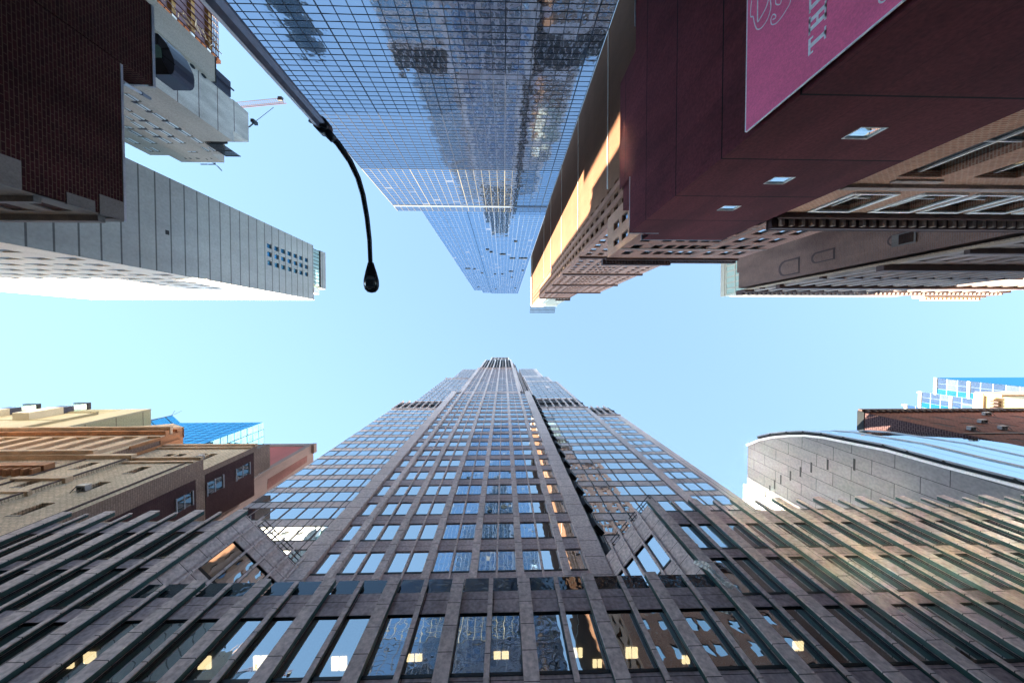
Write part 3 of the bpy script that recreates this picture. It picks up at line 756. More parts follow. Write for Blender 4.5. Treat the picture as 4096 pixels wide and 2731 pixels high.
# ================================================================== brick building with the heavy bracketed cornice
Q = thing('corniced_brick_building', 'warm brick building with white trimmed windows under a heavy dark bracketed cornice at the right', 'building')
YQ = -10.6
fq = FP(YQ); mb = MB(); P = []
qc = [(-x-3.05, -x) for x in (26.4, 31.7, 36.0, 40.3, 44.6, 48.6)]
facade(mb, fq, -52.5, -24.2, GZ, 28.0, sorted(qc), [(2.0, 5.2), (7.2, 11.5), (14.5, 21.4), (24.0, 27.2)], .45, P, .004)
mb.build('front_wall', M['brick_warm'], Q)
for a, b in qc:
    m = MB()
    for (c, d) in ((24.0, 27.2),):
        m.obox(fq, a-.32, a, -.1, .12, c-.1, d+.3); m.obox(fq, b, b+.32, -.1, .12, c-.1, d+.3); m.obox(fq, a, b, -.1, .12, d, d+.3); m.obox(fq, a-.2, b+.2, -.1, .16, c-.25, c-.1)
    m.build('window_surround', M['white_trim'], Q)
m = MB()
for p in P:
    a, b, c, d = p['b']
    if b-a > 2: m.obox(fq, (a+b)/2-.09, (a+b)/2+.09, -.42, -.3, c, d); m.obox(fq, a, (a+b)/2-.09, -.42, -.32, (c+d)/2-.05, (c+d)/2+.05); m.obox(fq, (a+b)/2+.09, b, -.42, -.32, (c+d)/2-.05, (c+d)/2+.05)
m.build('glazing_bars', M['white_trim'], Q)
win(Q, P, M['glass_d'], M['frame_dark'])
m = MB(); m.obox(fq, -52.5, -24.15, -.02, .25, 22.5, 22.95); m.obox(fq, -52.5, -24.15, -.02, .12, 22.95, 23.25); m.build('string_course', M['ornate'], Q)
m = MB(); m.obox(fq, -30.2, -26.8, -.02, .12, 21.75, 22.15); m.build('plaque', M['ornate'], Q)
m = MB(); m.obox(fq, -52.5, -24.0, -.02, .45, 27.75, 28.15); m.obox(fq, -52.5, -23.8, -.02, 1.15, 28.5, 28.95); m.obox(fq, -52.5, -23.75, -.02, 1.2, 28.95, 29.05)
m.obox(fq, -52.5, -24.0, -.02, .2, 28.15, 28.5)
m.build('cornice', M['cornice_dark'], Q)
x = -52.3
while x < -24.2:
    m = MB(); m.obox(fq, x, x+.3, .22, 1.0, 28.17, 28.5); x += .92; m.build('cornice_bracket', M['ornate'], Q)
m = MB(); m.box(24.3, 52.3, -13.4, -11.3, GZ, 28.6); m.build('house_body', M['brick_brown'], Q)

# ================================================================== grey brown brick building with blind arches
A = thing('arched_brick_building', 'grey brown brick building with blind arches high on its side wall and a carved front', 'building')
XA, YA = 53.0, -10.0
fa = FW(XA)
mb = MB(); mb.obox(fa, 10.5, 17.6, -40, 0, GZ, 71.6); mb.obox(fa, 10.5, 13.9, -40, -.3, 71.6, 72.7); mb.obox(fa, 14.0, 17.6, -40, -.02, 71.6, 72.9); mb.obox(fa, 17.6, 26, -40, 0, GZ, 71.5)
mb.build('side_wall', M['brick_grey'], A)
def arch(px0, py0, px1, py1, nm, mat, d0, d1, k=12):
    p = at_x(px0, py0, XA); q = at_x(px1, py1, XA); zl, zh = sorted((p.z, q.z)); yl, yh = sorted((-p.y, -q.y)); r = (yh-yl)/2
    pts = [fa.p(yl, d0, zl), fa.p(yh, d0, zl)]+[fa.p((yl+yh)/2+r*math.cos(math.pi*i/k), d0, zh-r+r*math.sin(math.pi*i/k)) for i in range(k+1)]
    m = MB(); m.extrude(pts, fa.n*(d1-d0)); return m.build(nm, mat, A)
for (a, b, c, d) in ((3118, 1105, 3195, 1032), (3249, 1053, 3335, 995), (3553, 984, 3640, 927)):
    arch(a-4, b+5, c+6, d-6, 'arch_recess', M['stringcourse'], .03, .06); arch(a+6, b-2, c, d+3, 'arch_infill', M['brick_grey'], .05, .11)
m = MB(); p = at_x(3608, 958, XA); m.obox(fa, -p.y-.8, -p.y+.8, .11, .22, p.z-1.6, p.z+1.0); m.build('window_frame', M['lime_dark'], A)
m = MB(); m.obox(fa, -p.y-.65, -p.y+.65, .2, .24, p.z-1.4, p.z+.2); m.build('window', M['glass_d'], A)
fA = FP(YA); mb = MB(); P = []
ac = [(-x-1.5, -x) for x in [56.2+3.15*k for k in range(18)]]
ar = [(6.0+4.3*j, 8.9+4.3*j) for j in range(15)]
facade(mb, fA, -114, -XA, GZ, 71.6, sorted(ac), ar, .6, P, .004, fw=.1)
mb.build('front_wall', M['ornate'], A)
win(A, P, M['glass_d'], M['white_trim'])
m = MB(); m.obox(fA, -54.3, -XA+.06, -.06, .12, GZ, 71.5); m.build('quoins', M['quoin'], A)
for z, d, h in ((28, .8, .9), (36.5, .6, .5), (45, .9, 1.0), (54, .5, .5), (62.5, .95, .9), (67, .4, .5)):
    m = MB(); m.obox(fA, -114, -54.0, -.02, d, z, z+h); m.build('string_course', M['stringcourse'], A)
for x in [55.1+3.15*k for k in range(18)]:
    m = MB(); m.obox(fA, -x-.45, -x+.3, -.02, .5, 46, 70); m.build('half_column', M['ornate'], A)
m = MB(); m.obox(fA, -114, -XA-.3, -.02, 1.0, 71.7, 73.5); m.obox(fA, -114, -XA-.1, -.02, .6, 70.4, 71.6); m.build('cornice', M['stringcourse'], A)
m = MB()
for k in range(60): m.obox(fA, -54-k*1.0-.4, -54-k*1.0, .55, .95, 71.2, 71.68)
m.build('dentils', M['ornate'], A)
m = MB(); m.obox(fA, -113, -98, -1, 1.3, 73.5, 75.8)
for k in range(14): m.obox(fA, -99.4-k*1.0, -98.9-k*1.0, 1.3, 1.9, 74.0, 75.0)
m.build('gable', M['terra_pale'], A)

# ================================================================== pale building with teal glazing
E_ = thing('teal_glass_building', 'pale cream tower with a teal glass end wall behind the arched brick building', 'building')
XT = 75.0
ft = FW(XT); mb = MB(); P = []
facade(mb, ft, 13.1, 25, 70, 110.6, [(13.6, 15.1), (15.5, 17.0), (17.4, 18.9), (19.3, 20.8), (21.2, 22.7), (23.1, 24.6)], rows_between(71, 108.6, 71.5, 4.1, 3.7), .12, P, .002)
mb.build('end_wall', M['cream'], E_); win(E_, P, M['teal_glass'], None)
m = MB(); m.box(XT-.15, XT+.4, -25, -12.95, 108.8, 110.8); m.build('parapet', M['cream'], E_)
fT = FP(-13.1); mb = MB(); P = []
facade(mb, fT, -135, -XT, 60, 110.5, [(-x-1.3, -x) for x in [76.5+2.6*k for k in range(22)]], rows_between(62, 109, 62.5, 3.6, 1.9), .15, P, .002)
mb.build('front_wall', M['cream'], E_); win(E_, P, M['glass_d'], None)
m = MB(); m.box(XT+.3, 135, -25, -13.5, GZ, 110.3); m.build('house_body', M['cream'], E_)

# ================================================================== street lamp
S = thing('street_lamp', 'tall dark street lamp with long curved arm and a hanging cobra head', 'street lamp')
px_, py_ = -3.25, -3.74
m = MB(); m.tube([(px_, py_, GZ), (px_, py_, 2), (px_, py_, 5.98)], [.155, .128, .095], 8); m.build('pole', M['pole_grey'], S)
m = MB(); m.tube([(px_, py_, GZ), (px_, py_, GZ+.5), (px_, py_, GZ+.9)], [.3, .28, .18], 8); m.build('base', M['pole_grey'], S)
m = MB(); m.tube([(px_, py_, 5.9), (px_, py_, 6.12)], [.125, .125], 12); m.tube([(px_+.0, py_+.02, 6.02), (px_+.16, py_+.2, 6.06)], [.085, .07], 10); m.bar((px_-.15, py_, 5.86), (px_+.15, py_+.1, 5.86), .05); m.build('bracket', M['steel_black'], S, True)
ap = []
for (a, b, z) in ((1300, 520, 6.05), (1352, 575, 6.28), (1400, 645, 6.5), (1432, 712, 6.68), (1452, 780, 6.83), (1468, 870, 6.98), (1478, 960, 7.1), (1482, 1055, 7.18)):
    ap.append(at_z(a, b, z))
m = MB(); m.tube(ap, [.062, .058, .056, .054, .052, .05, .048, .046], 12); m.build('arm', M['steel_black'], S, True)
hd = at_z(1482, 1050, 7.19); m = MB()
secs = [(0, .06, .05), (.06, .075, .06), (.2, .115, .085), (.38, .158, .10), (.5, .162, .095), (.58, .14, .08), (.64, .085, .05), (.655, .02, .02)]
n = 20; rings = []
for (t, w, h) in secs:
    i = len(m.v)
    for k in range(n):
        a = 2*math.pi*k/n; ca, sa = math.cos(a), math.sin(a)
        cx = math.copysign(abs(ca)**.75, ca)*w; cz = math.copysign(abs(sa)**.75, sa)*h
        m.v.append((hd.x+cx+.02*t, hd.y+t, 7.2+cz*(1 if sa > 0 else .8)))
    rings.append(i)
for r in range(len(rings)-1):
    for k in range(n): j = (k+1) % n; m.f.append((rings[r]+k, rings[r]+j, rings[r+1]+j, rings[r+1]+k))
m.f.append(tuple(rings[0]+k for k in range(n))); m.f.append(tuple(rings[-1]+k for k in reversed(range(n))))
m.build('lamp_head', M['steel_black'], S, True)
m = MB(); cyl = []
for k in range(24):
    a = 2*math.pi*k/24; cyl.append((hd.x+.012+.125*math.copysign(abs(math.cos(a))**.7, math.cos(a)), hd.y+.42+.16*math.copysign(abs(math.sin(a))**.7, math.sin(a))))
i = len(m.v)
for rr_, zz in ((1, 7.135), (.85, 7.105), (.4, 7.085)):
    for x, y in cyl: m.v.append((hd.x+.012+(x-hd.x-.012)*rr_, hd.y+.42+(y-hd.y-.42)*rr_, zz))
for r in range(2):
    for k in range(24): j = (k+1) % 24; m.f.append((r*24+k, r*24+j, (r+1)*24+j, (r+1)*24+k))
m.f.append(tuple(48+k for k in range(24))); m.build('lamp_lens', M['lamp_lens'], S, True)

# ================================================================== dark brick building, near left
D = thing('dark_brick_building', 'near black red brick building with sooty stone trim at the left edge', 'building')
XD = -33.0
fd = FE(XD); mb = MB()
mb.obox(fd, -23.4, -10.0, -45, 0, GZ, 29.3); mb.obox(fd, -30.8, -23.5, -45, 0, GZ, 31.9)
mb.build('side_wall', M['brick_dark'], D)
fD = FP(-9.9); mb = MB(); P = []
dcols = [(34.6, 36.0), (37.6, 39.2), (40.6, 42.2), (44, 45.6)]
facade(mb, fD, 33.02, 78, GZ, 29.0, dcols+[(47+3.2*k, 48.6+3.2*k) for k in range(9)], [(6, 8.6), (10.5, 13), (15, 17.6), (20.5, 23.2), (25.4, 27.2)], .3, P, .003, fw=.1)
mb.build('front_wall', M['lime_dark'], D); win(D, P, M['glass_s'], M['lime_dark'])
m = MB(); m.obox(fD, 33.0, 78, -.05, .12, 28.55, 29.32); m.obox(fD, 33.6, 78, .0, .5, 28.0, 28.5); m.obox(fD, 33.6, 78, 0, .4, 24.3, 24.7); m.build('cornice', M['lime_dark'], D)
for z, l in ((27.6, 1.5), (21.6, 1.9), (25.6, .8), (17, 1.9), (12, 1.9)):
    m = MB(); m.obox(fd, -9.95-l, -9.86, -.1, .05, z, z+1.7); m.build('quoin', M['lime_dark'], D)
m = MB(); m.obox(fd, -30.85, -23.3, -.35, .06, 31.9, 32.15); m.obox(FP(-23.5), 33.3, 75, -.35, .06, 31.9, 32.12); m.obox(fd, -23.3, -9.85, -.3, .05, 29.3, 29.48); m.build('coping', M['coping'], D)
# dark hood on the roof behind
Hd = thing('rooftop_hood', 'slate grey rounded hood with green glass sticking out past the dark brick wall', 'hood')
zh = 35.0
def hp(x, y, z=zh): return at_z(400+x/3.357, y/3.357, z)
out_ = [(700, 440), (780, 455), (830, 510), (890, 580), (945, 690), (985, 780), (998, 860), (995, 950), (975, 990), (940, 1007), (700, 1003)]
m = MB(); o2 = [hp(*p) for p in out_]; inn = [(700, 470), (760, 520), (800, 590), (825, 690), (840, 760), (850, 850), (930, 1000), (700, 998)]
m.extrude([Vector((p.x, p.y, p.z)) for p in o2], (0, 0, 2.2)); m.build('hood', M['hood'], Hd)
m = MB(); m.extrude([hp(*p, zh-.06) for p in ((700, 610), (775, 600), (820, 650), (838, 778), (700, 778))], (0, 0, .05)); m.build('green_pane', M['green_glass'], Hd)
m = MB(); m.extrude([hp(*p, zh-.06) for p in ((700, 786), (822, 786), (930, 1000), (700, 1000))], (0, 0, .05)); m.build('dark_pane', M['steel_black'], Hd)
m = MB(); m.bar(hp(770, 460), hp(770, 610), .12); m.bar(hp(800, 665), hp(930, 652), .1); m.bar(hp(840, 740), hp(1005, 872), .08); m.bar(hp(700, 880), hp(790, 1003), .06); m.build('ribs', M['steel_black'], Hd)
m = MB(); m.tube([hp(880, 578, 35), hp(900, 575, 35.3), hp(915, 600, 35.3), hp(908, 628, 35)], [.05]*4, 6); m.build('hook', M['steel_black'], Hd)
# slim pole standing out over the lower roof
m = MB(); m.tube([at_z(400+303/3.357, 330-5/3.357, 29.6), at_z(400+545/3.357, 330+140/3.357, 33.5)], [.16, .13], 8); m.build('roof_pole', M['coping'])
rp = bpy.data.objects['roof_pole']; tag(rp, 'thin grey pole jutting up from the dark brick roof in front of the concrete block', 'pole')
m = MB(); m.tube([at_z(400+545/3.357, 330+140/3.357, 33.5), at_z(400+668/3.357, 330+215/3.357, 35.5)], [.19, .15], 8); m.build('pole_tip', M['hood'], rp)

# ================================================================== raw concrete block
CB = thing('concrete_building', 'pale raw concrete block with tan window wall and rooftop louvres behind the dark brick building', 'building')
XC, YC = -44.0, -31.4
fc = FE(XC); mb = MB()
mb.obox(fc, -38.0, -31.4, -16, 0, GZ, 54.8); mb.obox(fc, -38.2, -33.2, -16, -.02, 54.8, 58.0)
mb.build('core_wall', M['concrete'], CB)
fC = FP(YC); mb = MB()
xs = [(44.0, 48.6, 54.8), (48.6, 51.0, 58.7), (51.0, 58.7, 61.4), (58.7, 61.9, 59.2)]
for a, b, z in xs: mb.box(-b, -a-.03, -37.5, YC+.02, GZ, z)
mb.build('window_wall', M['tan_wall'], CB)
def panel(name, mat, c, d0=.0, d1=.1, par=CB, fr=None, Y=YC, fm=None):
    w_ = 62 if c[3]-c[1] > 60 else (34 if c[3]-c[1] > 40 else (c[2]-c[0]) if c[3]-c[1] < 20 else 70)
    p = at_y(400+c[0]/3.357, 330+c[1]/3.357, Y); q = at_y(400+c[2]/3.357, 330+c[3]/3.357, Y); q2 = at_y(400+(c[0]+w_)/3.357, 330+c[1]/3.357, Y)
    a, b = sorted((-p.x, -q2.x)); zl, zh_ = sorted((p.z, q.z)); f = FP(Y)
    m = MB(); m.obox(f, a, b, d0, d1, zl, zh_); o = m.build(name, mat, par)
    if fm:
        m = MB(); m.obox(f, a-.1, b+.1, .0, d1-.03, zh_, zh_+.22); m.obox(f, (a+b)/2-.05, (a+b)/2+.05, d1-.01, d1+.04, zl+.01, zh_-.01); m.build('frame', fm, o)
    return o
for c in ((315, 145, 450, 240), (480, 283, 680, 372), (690, 408, 880, 495), (878, 528, 1050, 605), (1045, 636, 1215, 712), (1210, 738, 1365, 806),
          (310, 335, 390, 376), (395, 408, 600, 495), (600, 528, 785, 606), (785, 636, 955, 710), (955, 738, 1120, 806),
          (315, 445, 410, 498), (405, 528, 600, 606), (600, 640, 780, 712), (780, 740, 940, 808),
          (318, 585, 375, 610), (370, 640, 560, 714), (555, 740, 740, 810), (325, 742, 500, 812),
          (575, 872, 680, 918), (665, 872, 765, 918), (1355, 867, 1450, 916), (1445, 867, 1540, 914), (1170, 920, 1275, 930)):
    panel('window', M['blind'], c, .02, .09, fm=M['frame_dark'])  # sky reflection put into the pane colour
for c in ((410, 250, 530, 280), (600, 378, 730, 405), (820, 510, 905, 526), (1000, 618, 1080, 634), (510, 506, 630, 524), (705, 616, 820, 634), (900, 722, 980, 736), (500, 616, 620, 634), (700, 720, 800, 738)):
    panel('spandrel_panel', M['hood'], c, .01, .05)
for c in ((1125, 1012, 1145, 1026), (1190, 1012, 1210, 1026), (1280, 1012, 1300, 1026), (1310, 1014, 1322, 1026), (1415, 1024, 1430, 1038), (1475, 1014, 1490, 1028)):
    panel('vent_hole', M['frame_dark'], c, .0, .05)
for cx_, cy_ in ((1075, 752), (1240, 893), (1392, 1022)):
    p = at_x(400+cx_/3.357, cy_/3.357, XC); m = MB(); m.extrude([(XC+.01, p.y+.24*math.cos(k*.52), p.z+.42*math.sin(k*.52)) for k in range(12)], (.03, 0, 0)); m.build('porthole', M['frame_dark'], CB)
m = MB()
for k in range(9): m.bar((-48.5+.3*k, YC+.25, 54.8), (-48.5+.3*k, YC+.25, 58.8), .11)
for z in (55.2, 57, 58.7): m.bar((-48.6, YC+.25, z), (-46.0, YC+.25, z), .12)
m.box(-48.5, -46.1, -33.4, YC-.4, 54.8, 56.2)
m.build('roof_louvres', M['steel_black'], CB)
m = MB()
for a, b in (((1350, 1100), (1445, 1100)), ((1455, 1102), (1545, 1100)), ((1545, 1082), (1545, 1100))):
    m.bar(at_z(400+a[0]/3.357, 330+a[1]/3.357, 62.5), at_z(400+b[0]/3.357, 330+b[1]/3.357, 62.5), .12)
m.bar(at_z(852, 652, 62), at_z(870, 665, 64.5), .1); m.bar(at_z(870, 665, 64.5), at_z(887, 683, 66), .12); m.build('roof_davit', M['steel_black'], CB)
TR = thing('tan_blank_block', 'windowless tan stucco block rising behind the raw concrete wall', 'building')
fr_ = FE(-46.0); mb = MB(); mb.obox(fr_, -44.2, -40.3, -14, 0, GZ, 53.9); mb.build('wall', M['tan_wall'], TR)
m = MB(); m.obox(fr_, -43.0, -40.4, -3, -.5, 54, 57.5); m.obox(fr_, -42.0, -41.8, -.5, -.3, 54, 58); m.build('roof_tank_screen', M['hood'], TR)
m = MB(); m.obox(fr_, -44.3, -40.2, -.3, .05, 53.9, 54.1); m.build('coping', M['frame_dark'], TR)

# ================================================================== tower under construction
U = thing('construction_tower', 'unfinished tower wrapped in purple netting with yellow floor edges and orange safety barriers', 'building')
XU = -60.0
fu = FE(XU); mb = MB(); mb.obox(fu, -80, -57.6, -20, -.4, GZ, 70); mb.build('netted_frame', M['net_purple'], U)
mb = MB()
for zz in (58.2, 61.2, 64.9, 68.6): mb.obox(fu, -79, -57.4, -.4, .35, zz, zz+.75)
mb.build('floor_edges', M['yellow_slab'], U)
mb = MB()
for k in range(17): mb.bar((XU+.45, -57.8-k*1.25, 48), (XU+.45, -57.8-k*1.25, 70.8), .17)
for k in range(5): mb.bar((XU+.5, -57.5, 69.2+k*.35), (XU+.5, -78, 69.2+k*.35), .1)
mb.build('scaffold_bars', M['crane_red'], U)
mb = MB(); mb.obox(fu, -79, -66, -.3, .2, 49, 57.3); mb.build('cement_board', M['concrete'], U)
for k in range(15):
    m = MB(); z = 54+k*1.15; m.obox(fu, -57.4, -56.7, -.9, .7, z, z+.85); m.build('barrier', M['safety_orange'] if k % 3 else M['white_trim'], U)
m = MB()
for k in range(40):
    z = 50+k*.52; y = -57.9+random.uniform(-1.2, .8); m.bar((XU+.8+random.random(), y, z), (XU+.6, y-random.uniform(.6, 2.2), z+random.uniform(-.6, .9)), .13)
m.build('loose_planks', M['terra_pale'], U)
# crane
CR = thing('tower_crane', 'red and white lattice tower crane reaching out behind the concrete building', 'crane')
zc_ = 85.0
j0, j1 = at_z(950, 419, zc_), at_z(1134, 401, zc_)
m = MB(); dv = (j1-j0).normalized(); side = Vector((-dv.y, dv.x, 0)); L = (j1-j0).length
back = j0-dv*14
for s in (-.55, .55): m.bar(back+side*s, j1+side*s, .09)
m.bar(back+Vector((0, 0, 1.2)), j1+Vector((0, 0, 1.2)), .09)
nseg = 22
for k in range(nseg):
    a = j0+dv*L*k/nseg; b = j0+dv*L*(k+1)/nseg
    m.bar(a-side*.55, b+side*.55, .06); m.bar(a+side*.55, (a+b)/2+Vector((0, 0, 1.2)), .06); m.bar((a+b)/2+Vector((0, 0, 1.2)), b-side*.55, .06)
m.build('jib', M['crane_red'], CR)
m = MB(); mast = j0-dv*5
for sx in (-.8, .8):
    for sy in (-.8, .8): m.bar((mast.x+sx, mast.y+sy, GZ), (mast.x+sx, mast.y+sy, zc_+4), .22)
for k in range(28): z = k*3.0; m.bar((mast.x-.8, mast.y+.8, z), (mast.x+.8, mast.y+.8, z+3), .12); m.bar((mast.x+.8, mast.y-.8, z), (mast.x+.8, mast.y+.8, z+3), .12)
m.build('mast', M['crane_red'], CR)
m = MB(); m.box(j1.x-1.0, j1.x, j1.y-.45, j1.y+.45, zc_-.7, zc_-.1); m.build('counter_block', M['steel_black'], CR)
m = MB(); m.bar(at_z(1094, 430, zc_-1), at_z(1017, 490, zc_-8), .1); m.bar(at_z(1017, 490, zc_-8), at_z(996, 508, zc_-10), .25); m.build('hoist_cable', M['steel_black'], CR)
m = MB(); p = at_z(1017, 489, zc_-8); m.box(p.x-.35, p.x+.35, p.y-.35, p.y+.35, p.z-.7, p.z+.7); m.build('hook_block', M['steel_black'], CR)

# ================================================================== grey building with the sunlit white front
Y_ = thing('grey_panel_building', 'tall grey panelled building with a sunlit white street front at the middle left', 'building')
XG_, YG_ = -54.5, -10.0
fg1 = FE(XG_); mb = MB(); P = []
gc = []
wz = [at_x(900+x/3.358, 800+730/3.358, XG_).z for x in (597, 693, 780, 865, 945, 1020, 1092, 1168)]
wy = [at_x(900+597/3.358, 800+y/3.358, XG_).y for y in (620, 730, 846)]
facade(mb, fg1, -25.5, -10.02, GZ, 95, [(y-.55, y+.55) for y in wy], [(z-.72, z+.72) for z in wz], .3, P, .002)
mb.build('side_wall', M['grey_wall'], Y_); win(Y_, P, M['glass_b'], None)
m = MB(); m.obox(fg1, -24.6, -14.2, -8, -.15, 95, 98.3); m.build('clerestory', M['teal_glass'], Y_)
m = MB()
for k in range(11): m.obox(fg1, -24.6+k*1.04, -24.5+k*1.04, -.2, .0, 95, 98.3)
m.obox(fg1, -24.7, -14.1, -.2, .05, 98.2, 98.5); m.build('clerestory_bars', M['frame_dark'], Y_)
m = MB(); m.obox(fg1, -24.9, -13.8, -9, .1, 98.5, 101.2); m.build('roof_cap', M['grey_wall'], Y_)
m = MB(); m.obox(fg1, -13.6, -11.9, -3, .1, 95.05, 97.6); m.build('roof_hatch', M['white_trim'], Y_)
p = at_x(669, 930, XG_); m = MB(); m.obox(fg1, p.y-.35, p.y+.35, -.02, .02, p.z-.3, p.z+.3); m.build('vent', M['frame_dark'], Y_)
fg2 = FP(YG_); mb = MB(); P = []
rz = rows_between(20, 94, 20.6, 3.9, 1.4)
for k, (ra, rb) in enumerate(rz):
    z0_ = GZ if k == 0 else rz[k-1][1]
    off = (k % 3)*1.35
    facade(mb, fg2, 54.52, 117, z0_, rb, [(56+off+4.05*j, 58.3+off+4.05*j) for j in range(14)], [(ra, rb)], .5, P, .003, sill=.4)
facade(mb, fg2, 54.52, 117, rz[-1][1], 95, [], [], .2)
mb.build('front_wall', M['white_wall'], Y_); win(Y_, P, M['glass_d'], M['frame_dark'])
m = MB(); m.obox(fg2, 54.5, 117, -.4, .08, 95, 95.35); m.build('parapet', M['white_edge'], Y_)
m = MB(); m.box(-116.9, XG_-.4, -25.4, YG_-.4, GZ, 94.9); m.build('house_body', M['grey_wall'], Y_)

# ================================================================== tan brick building with cornices, lower left
TB = thing('tan_brick_building', 'tan brick apartment building with stone string courses and dark side windows at the lower left', 'building')
YT1, XTB = 15.0, -36.3
f1 = FN(YT1); mb = MB(); P = []
facade(mb, f1, -44.5, XTB, GZ, 39.9, [(-41.2, -40.0)], [(11.4, 13.5), (15.5, 17.6), (19.6, 21.7), (23.5, 25.7), (27.6, 29.75), (31.8, 33.9), (35.8, 37.7)], .3, P, .002, sill=.15)
f1b = FN(YT1-.28)
facade(mb, f1b, -49.6, -44.5, GZ, 39.4, [(-47.6, -46.5)], [(20, 22.2), (24, 26.2), (28, 30.2), (32.2, 34.3), (36.4, 38.4)], .3, P, .002, sill=.15)
mb.poly([f1b.p(-44.5, 0, GZ), f1.p(-44.5, 0, GZ), f1.p(-44.5, 0, 39.4), f1b.p(-44.5, 0, 39.4)])
f2 = FN(16.35)
facade(mb, f2, -49.6, XTB, 39.0, 48.2, [(-46.0, -44.8), (-44.5, -43.4), (-41.6, -40.5), (-40.3, -39.2)], [(43.2, 45.4)], .3, P, .002, sill=.15)
mb.build('front_wall', M['tan_brick'], TB); win(TB, P, M['glass_d'], M['steel_black'])
m = MB()
for z, d in ((38.6, .2), (39.5, .35)): m.obox(f1, -44.4, XTB+.03, -.02, d, z, z+.35)
m.obox(f1, -49.6, -44.2, -.02, .7, 39.4, 40.0); m.obox(f1, -49.6, -44.2, -.02, .55, 33.6, 34.2); m.obox(f1, -49.6, -44.2, -.02, .45, 31.0, 31.3)
m.obox(f2, -49.6, XTB+.02, -.02, .25, 47.2, 47.5); m.obox(f2, -49.6, XTB+.02, -.02, .35, 48.0, 48.5)
m.build('string_course', M['terra_pale'], TB)
m = MB()
for x in (-37.2, -44.75, -49.3): m.obox(f1, x, x+.18, -.02, .42 if x < -40 else .14, GZ, 39.2)
m.build('downpipe', M['stringcourse'], TB)
fs = FE(XTB); mb = MB()
mb.poly([fs.p(15.0, 0, GZ), fs.p(20.7, 0, GZ), fs.p(20.7, 0, 39.9), fs.p(15.0, 0, 39.9)])
mb.poly([fs.p(16.35, 0, 39.9), fs.p(20.7, 0, 39.9), fs.p(20.7, 0, 48.5), fs.p(16.35, 0, 48.5)])
mb.poly([fs.p(16.9, 0, 48.5), fs.p(20.6, 0, 48.5), fs.p(20.6, 0, 51), fs.p(16.9, 0, 51)])
mb.poly([fs.p(20.7, 0, GZ), fs.p(23.5, 0, GZ), fs.p(23.5, 0, 45), fs.p(20.7, 0, 45)])
mb.build('side_wall', M['tan_brick_side'], TB)
def spanel(name, mat, c, d0, d1, par=TB, X=XTB, fm=None, ox=600, oy=1600, s=3.357):
    p = at_x(ox+c[0]/s, oy+c[1]/s, X); q = at_x(ox+c[2]/s, oy+c[3]/s, X)
    a, b = sorted((p.y, q.y)); zl, zh_ = sorted((p.z, q.z)); f = FE(X)
    m = MB(); m.obox(f, a, b, d0, d1, zl, zh_); o = m.build(name, mat, par)
    if fm:
        m = MB(); m.obox(f, a-.05, b+.05, d1-.05, d1+.03, (zl+zh_)/2-.06, (zl+zh_)/2+.06); m.obox(f, a-.08, b+.08, d0-.02, d1+.12, zh_, zh_+.12); m.obox(f, a-.08, b+.08, d0-.02, d1+.10, zl-.12, zl); m.build('frame', fm, o)
    return o
m = MB()
def quad_x(pts, d, X=XTB):
    P_ = []
    for x, y in pts:
        p = at_x(600+x/3.357, 1600+y/3.357, X); P_.append((X+d, p.y, p.z))
    m = MB(); m.extrude(P_, (-.04, 0, 0)); m.build('brick_infill', M['purple_brick'], TB)
quad_x([(610, 1065), (0, 1345), (-700, 1680), (-700, 2150), (620, 1560)], .03)
quad_x([(738, 1000), (1390, 700), (1398, 1280), (745, 1640)], .035)
quad_x([(1580, 1060), (2110, 740), (2105, 830), (1570, 1200)], .03, -46.5)
for c in ((345, 1330, 555, 1400), (760, 1110, 968, 1170), (1150, 925, 1325, 985)): spanel('side_window', M['glass_d'], c, .03, .09, fm=M['coping'])
mb = MB(); mb.box(-49.5, XTB-.05, 15.45, 20.6, GZ, 39.6); mb.box(-49.5, XTB-.05, 16.85, 20.6, 39.6, 48.3); mb.box(-40, XTB-.04, 16.92, 20.6, 48.4, 50.98); mb.box(-61.4, -46.5, 27.2, 45, GZ, 80.0); mb.box(-74, -61.4, 28.6, 45, GZ, 79.6)  # last box: unseen mass added to shade the glass tower's lower panes
mb.build('house_body', M['grey_stone'], TB)
f4 = FN(26.7); X4 = -46.5; m = MB(); m.obox(f4, -61.4, X4-1.1, -.4, -.05, 40, 78.5); m.build('red_wall', M['red_render'], TB)
m = MB(); m.obox(f4, X4-1.1, X4+.03, -.45, .05, 40, 80.3); m.obox(f4, -61.4, X4-1.1, -.45, .05, 78.5, 80.3); m.obox(f4, X4-.4, X4+.6, -2.0, .1, 79.2, 80.4); m.build('parapet_frame', M['grey_stone'], TB)
def ac_unit(x, y, z, lab, w=.75, ny=-1):
    m = MB(); m.box(x, x+w, y-.55, y, z, z+.5); o = m.build('air_conditioner', M['ac']); tag(o, lab, 'air conditioner', 'window air conditioners')
    k = MB(); k.box(x+.12, x+w-.12, y-.4, y-.12, z-.02, z-.004); k.build('grille', M['frame_dark'], o)
    k = MB(); k.bar((x+.08, y-.1, z-.5), (x+.08, y-.5, z-.02), .05); k.bar((x+w-.08, y-.1, z-.5), (x+w-.08, y-.5, z-.02), .05); k.build('bracket', M['steel_black'], o)
ac_unit(-40.95, YT1, 31.85, 'boxy air conditioner on brackets in the middle window of the tan brick front', .85)
ac_unit(-40.2, 16.35, 43.25, 'small air conditioner in the paired top window of the tan brick building', .6)

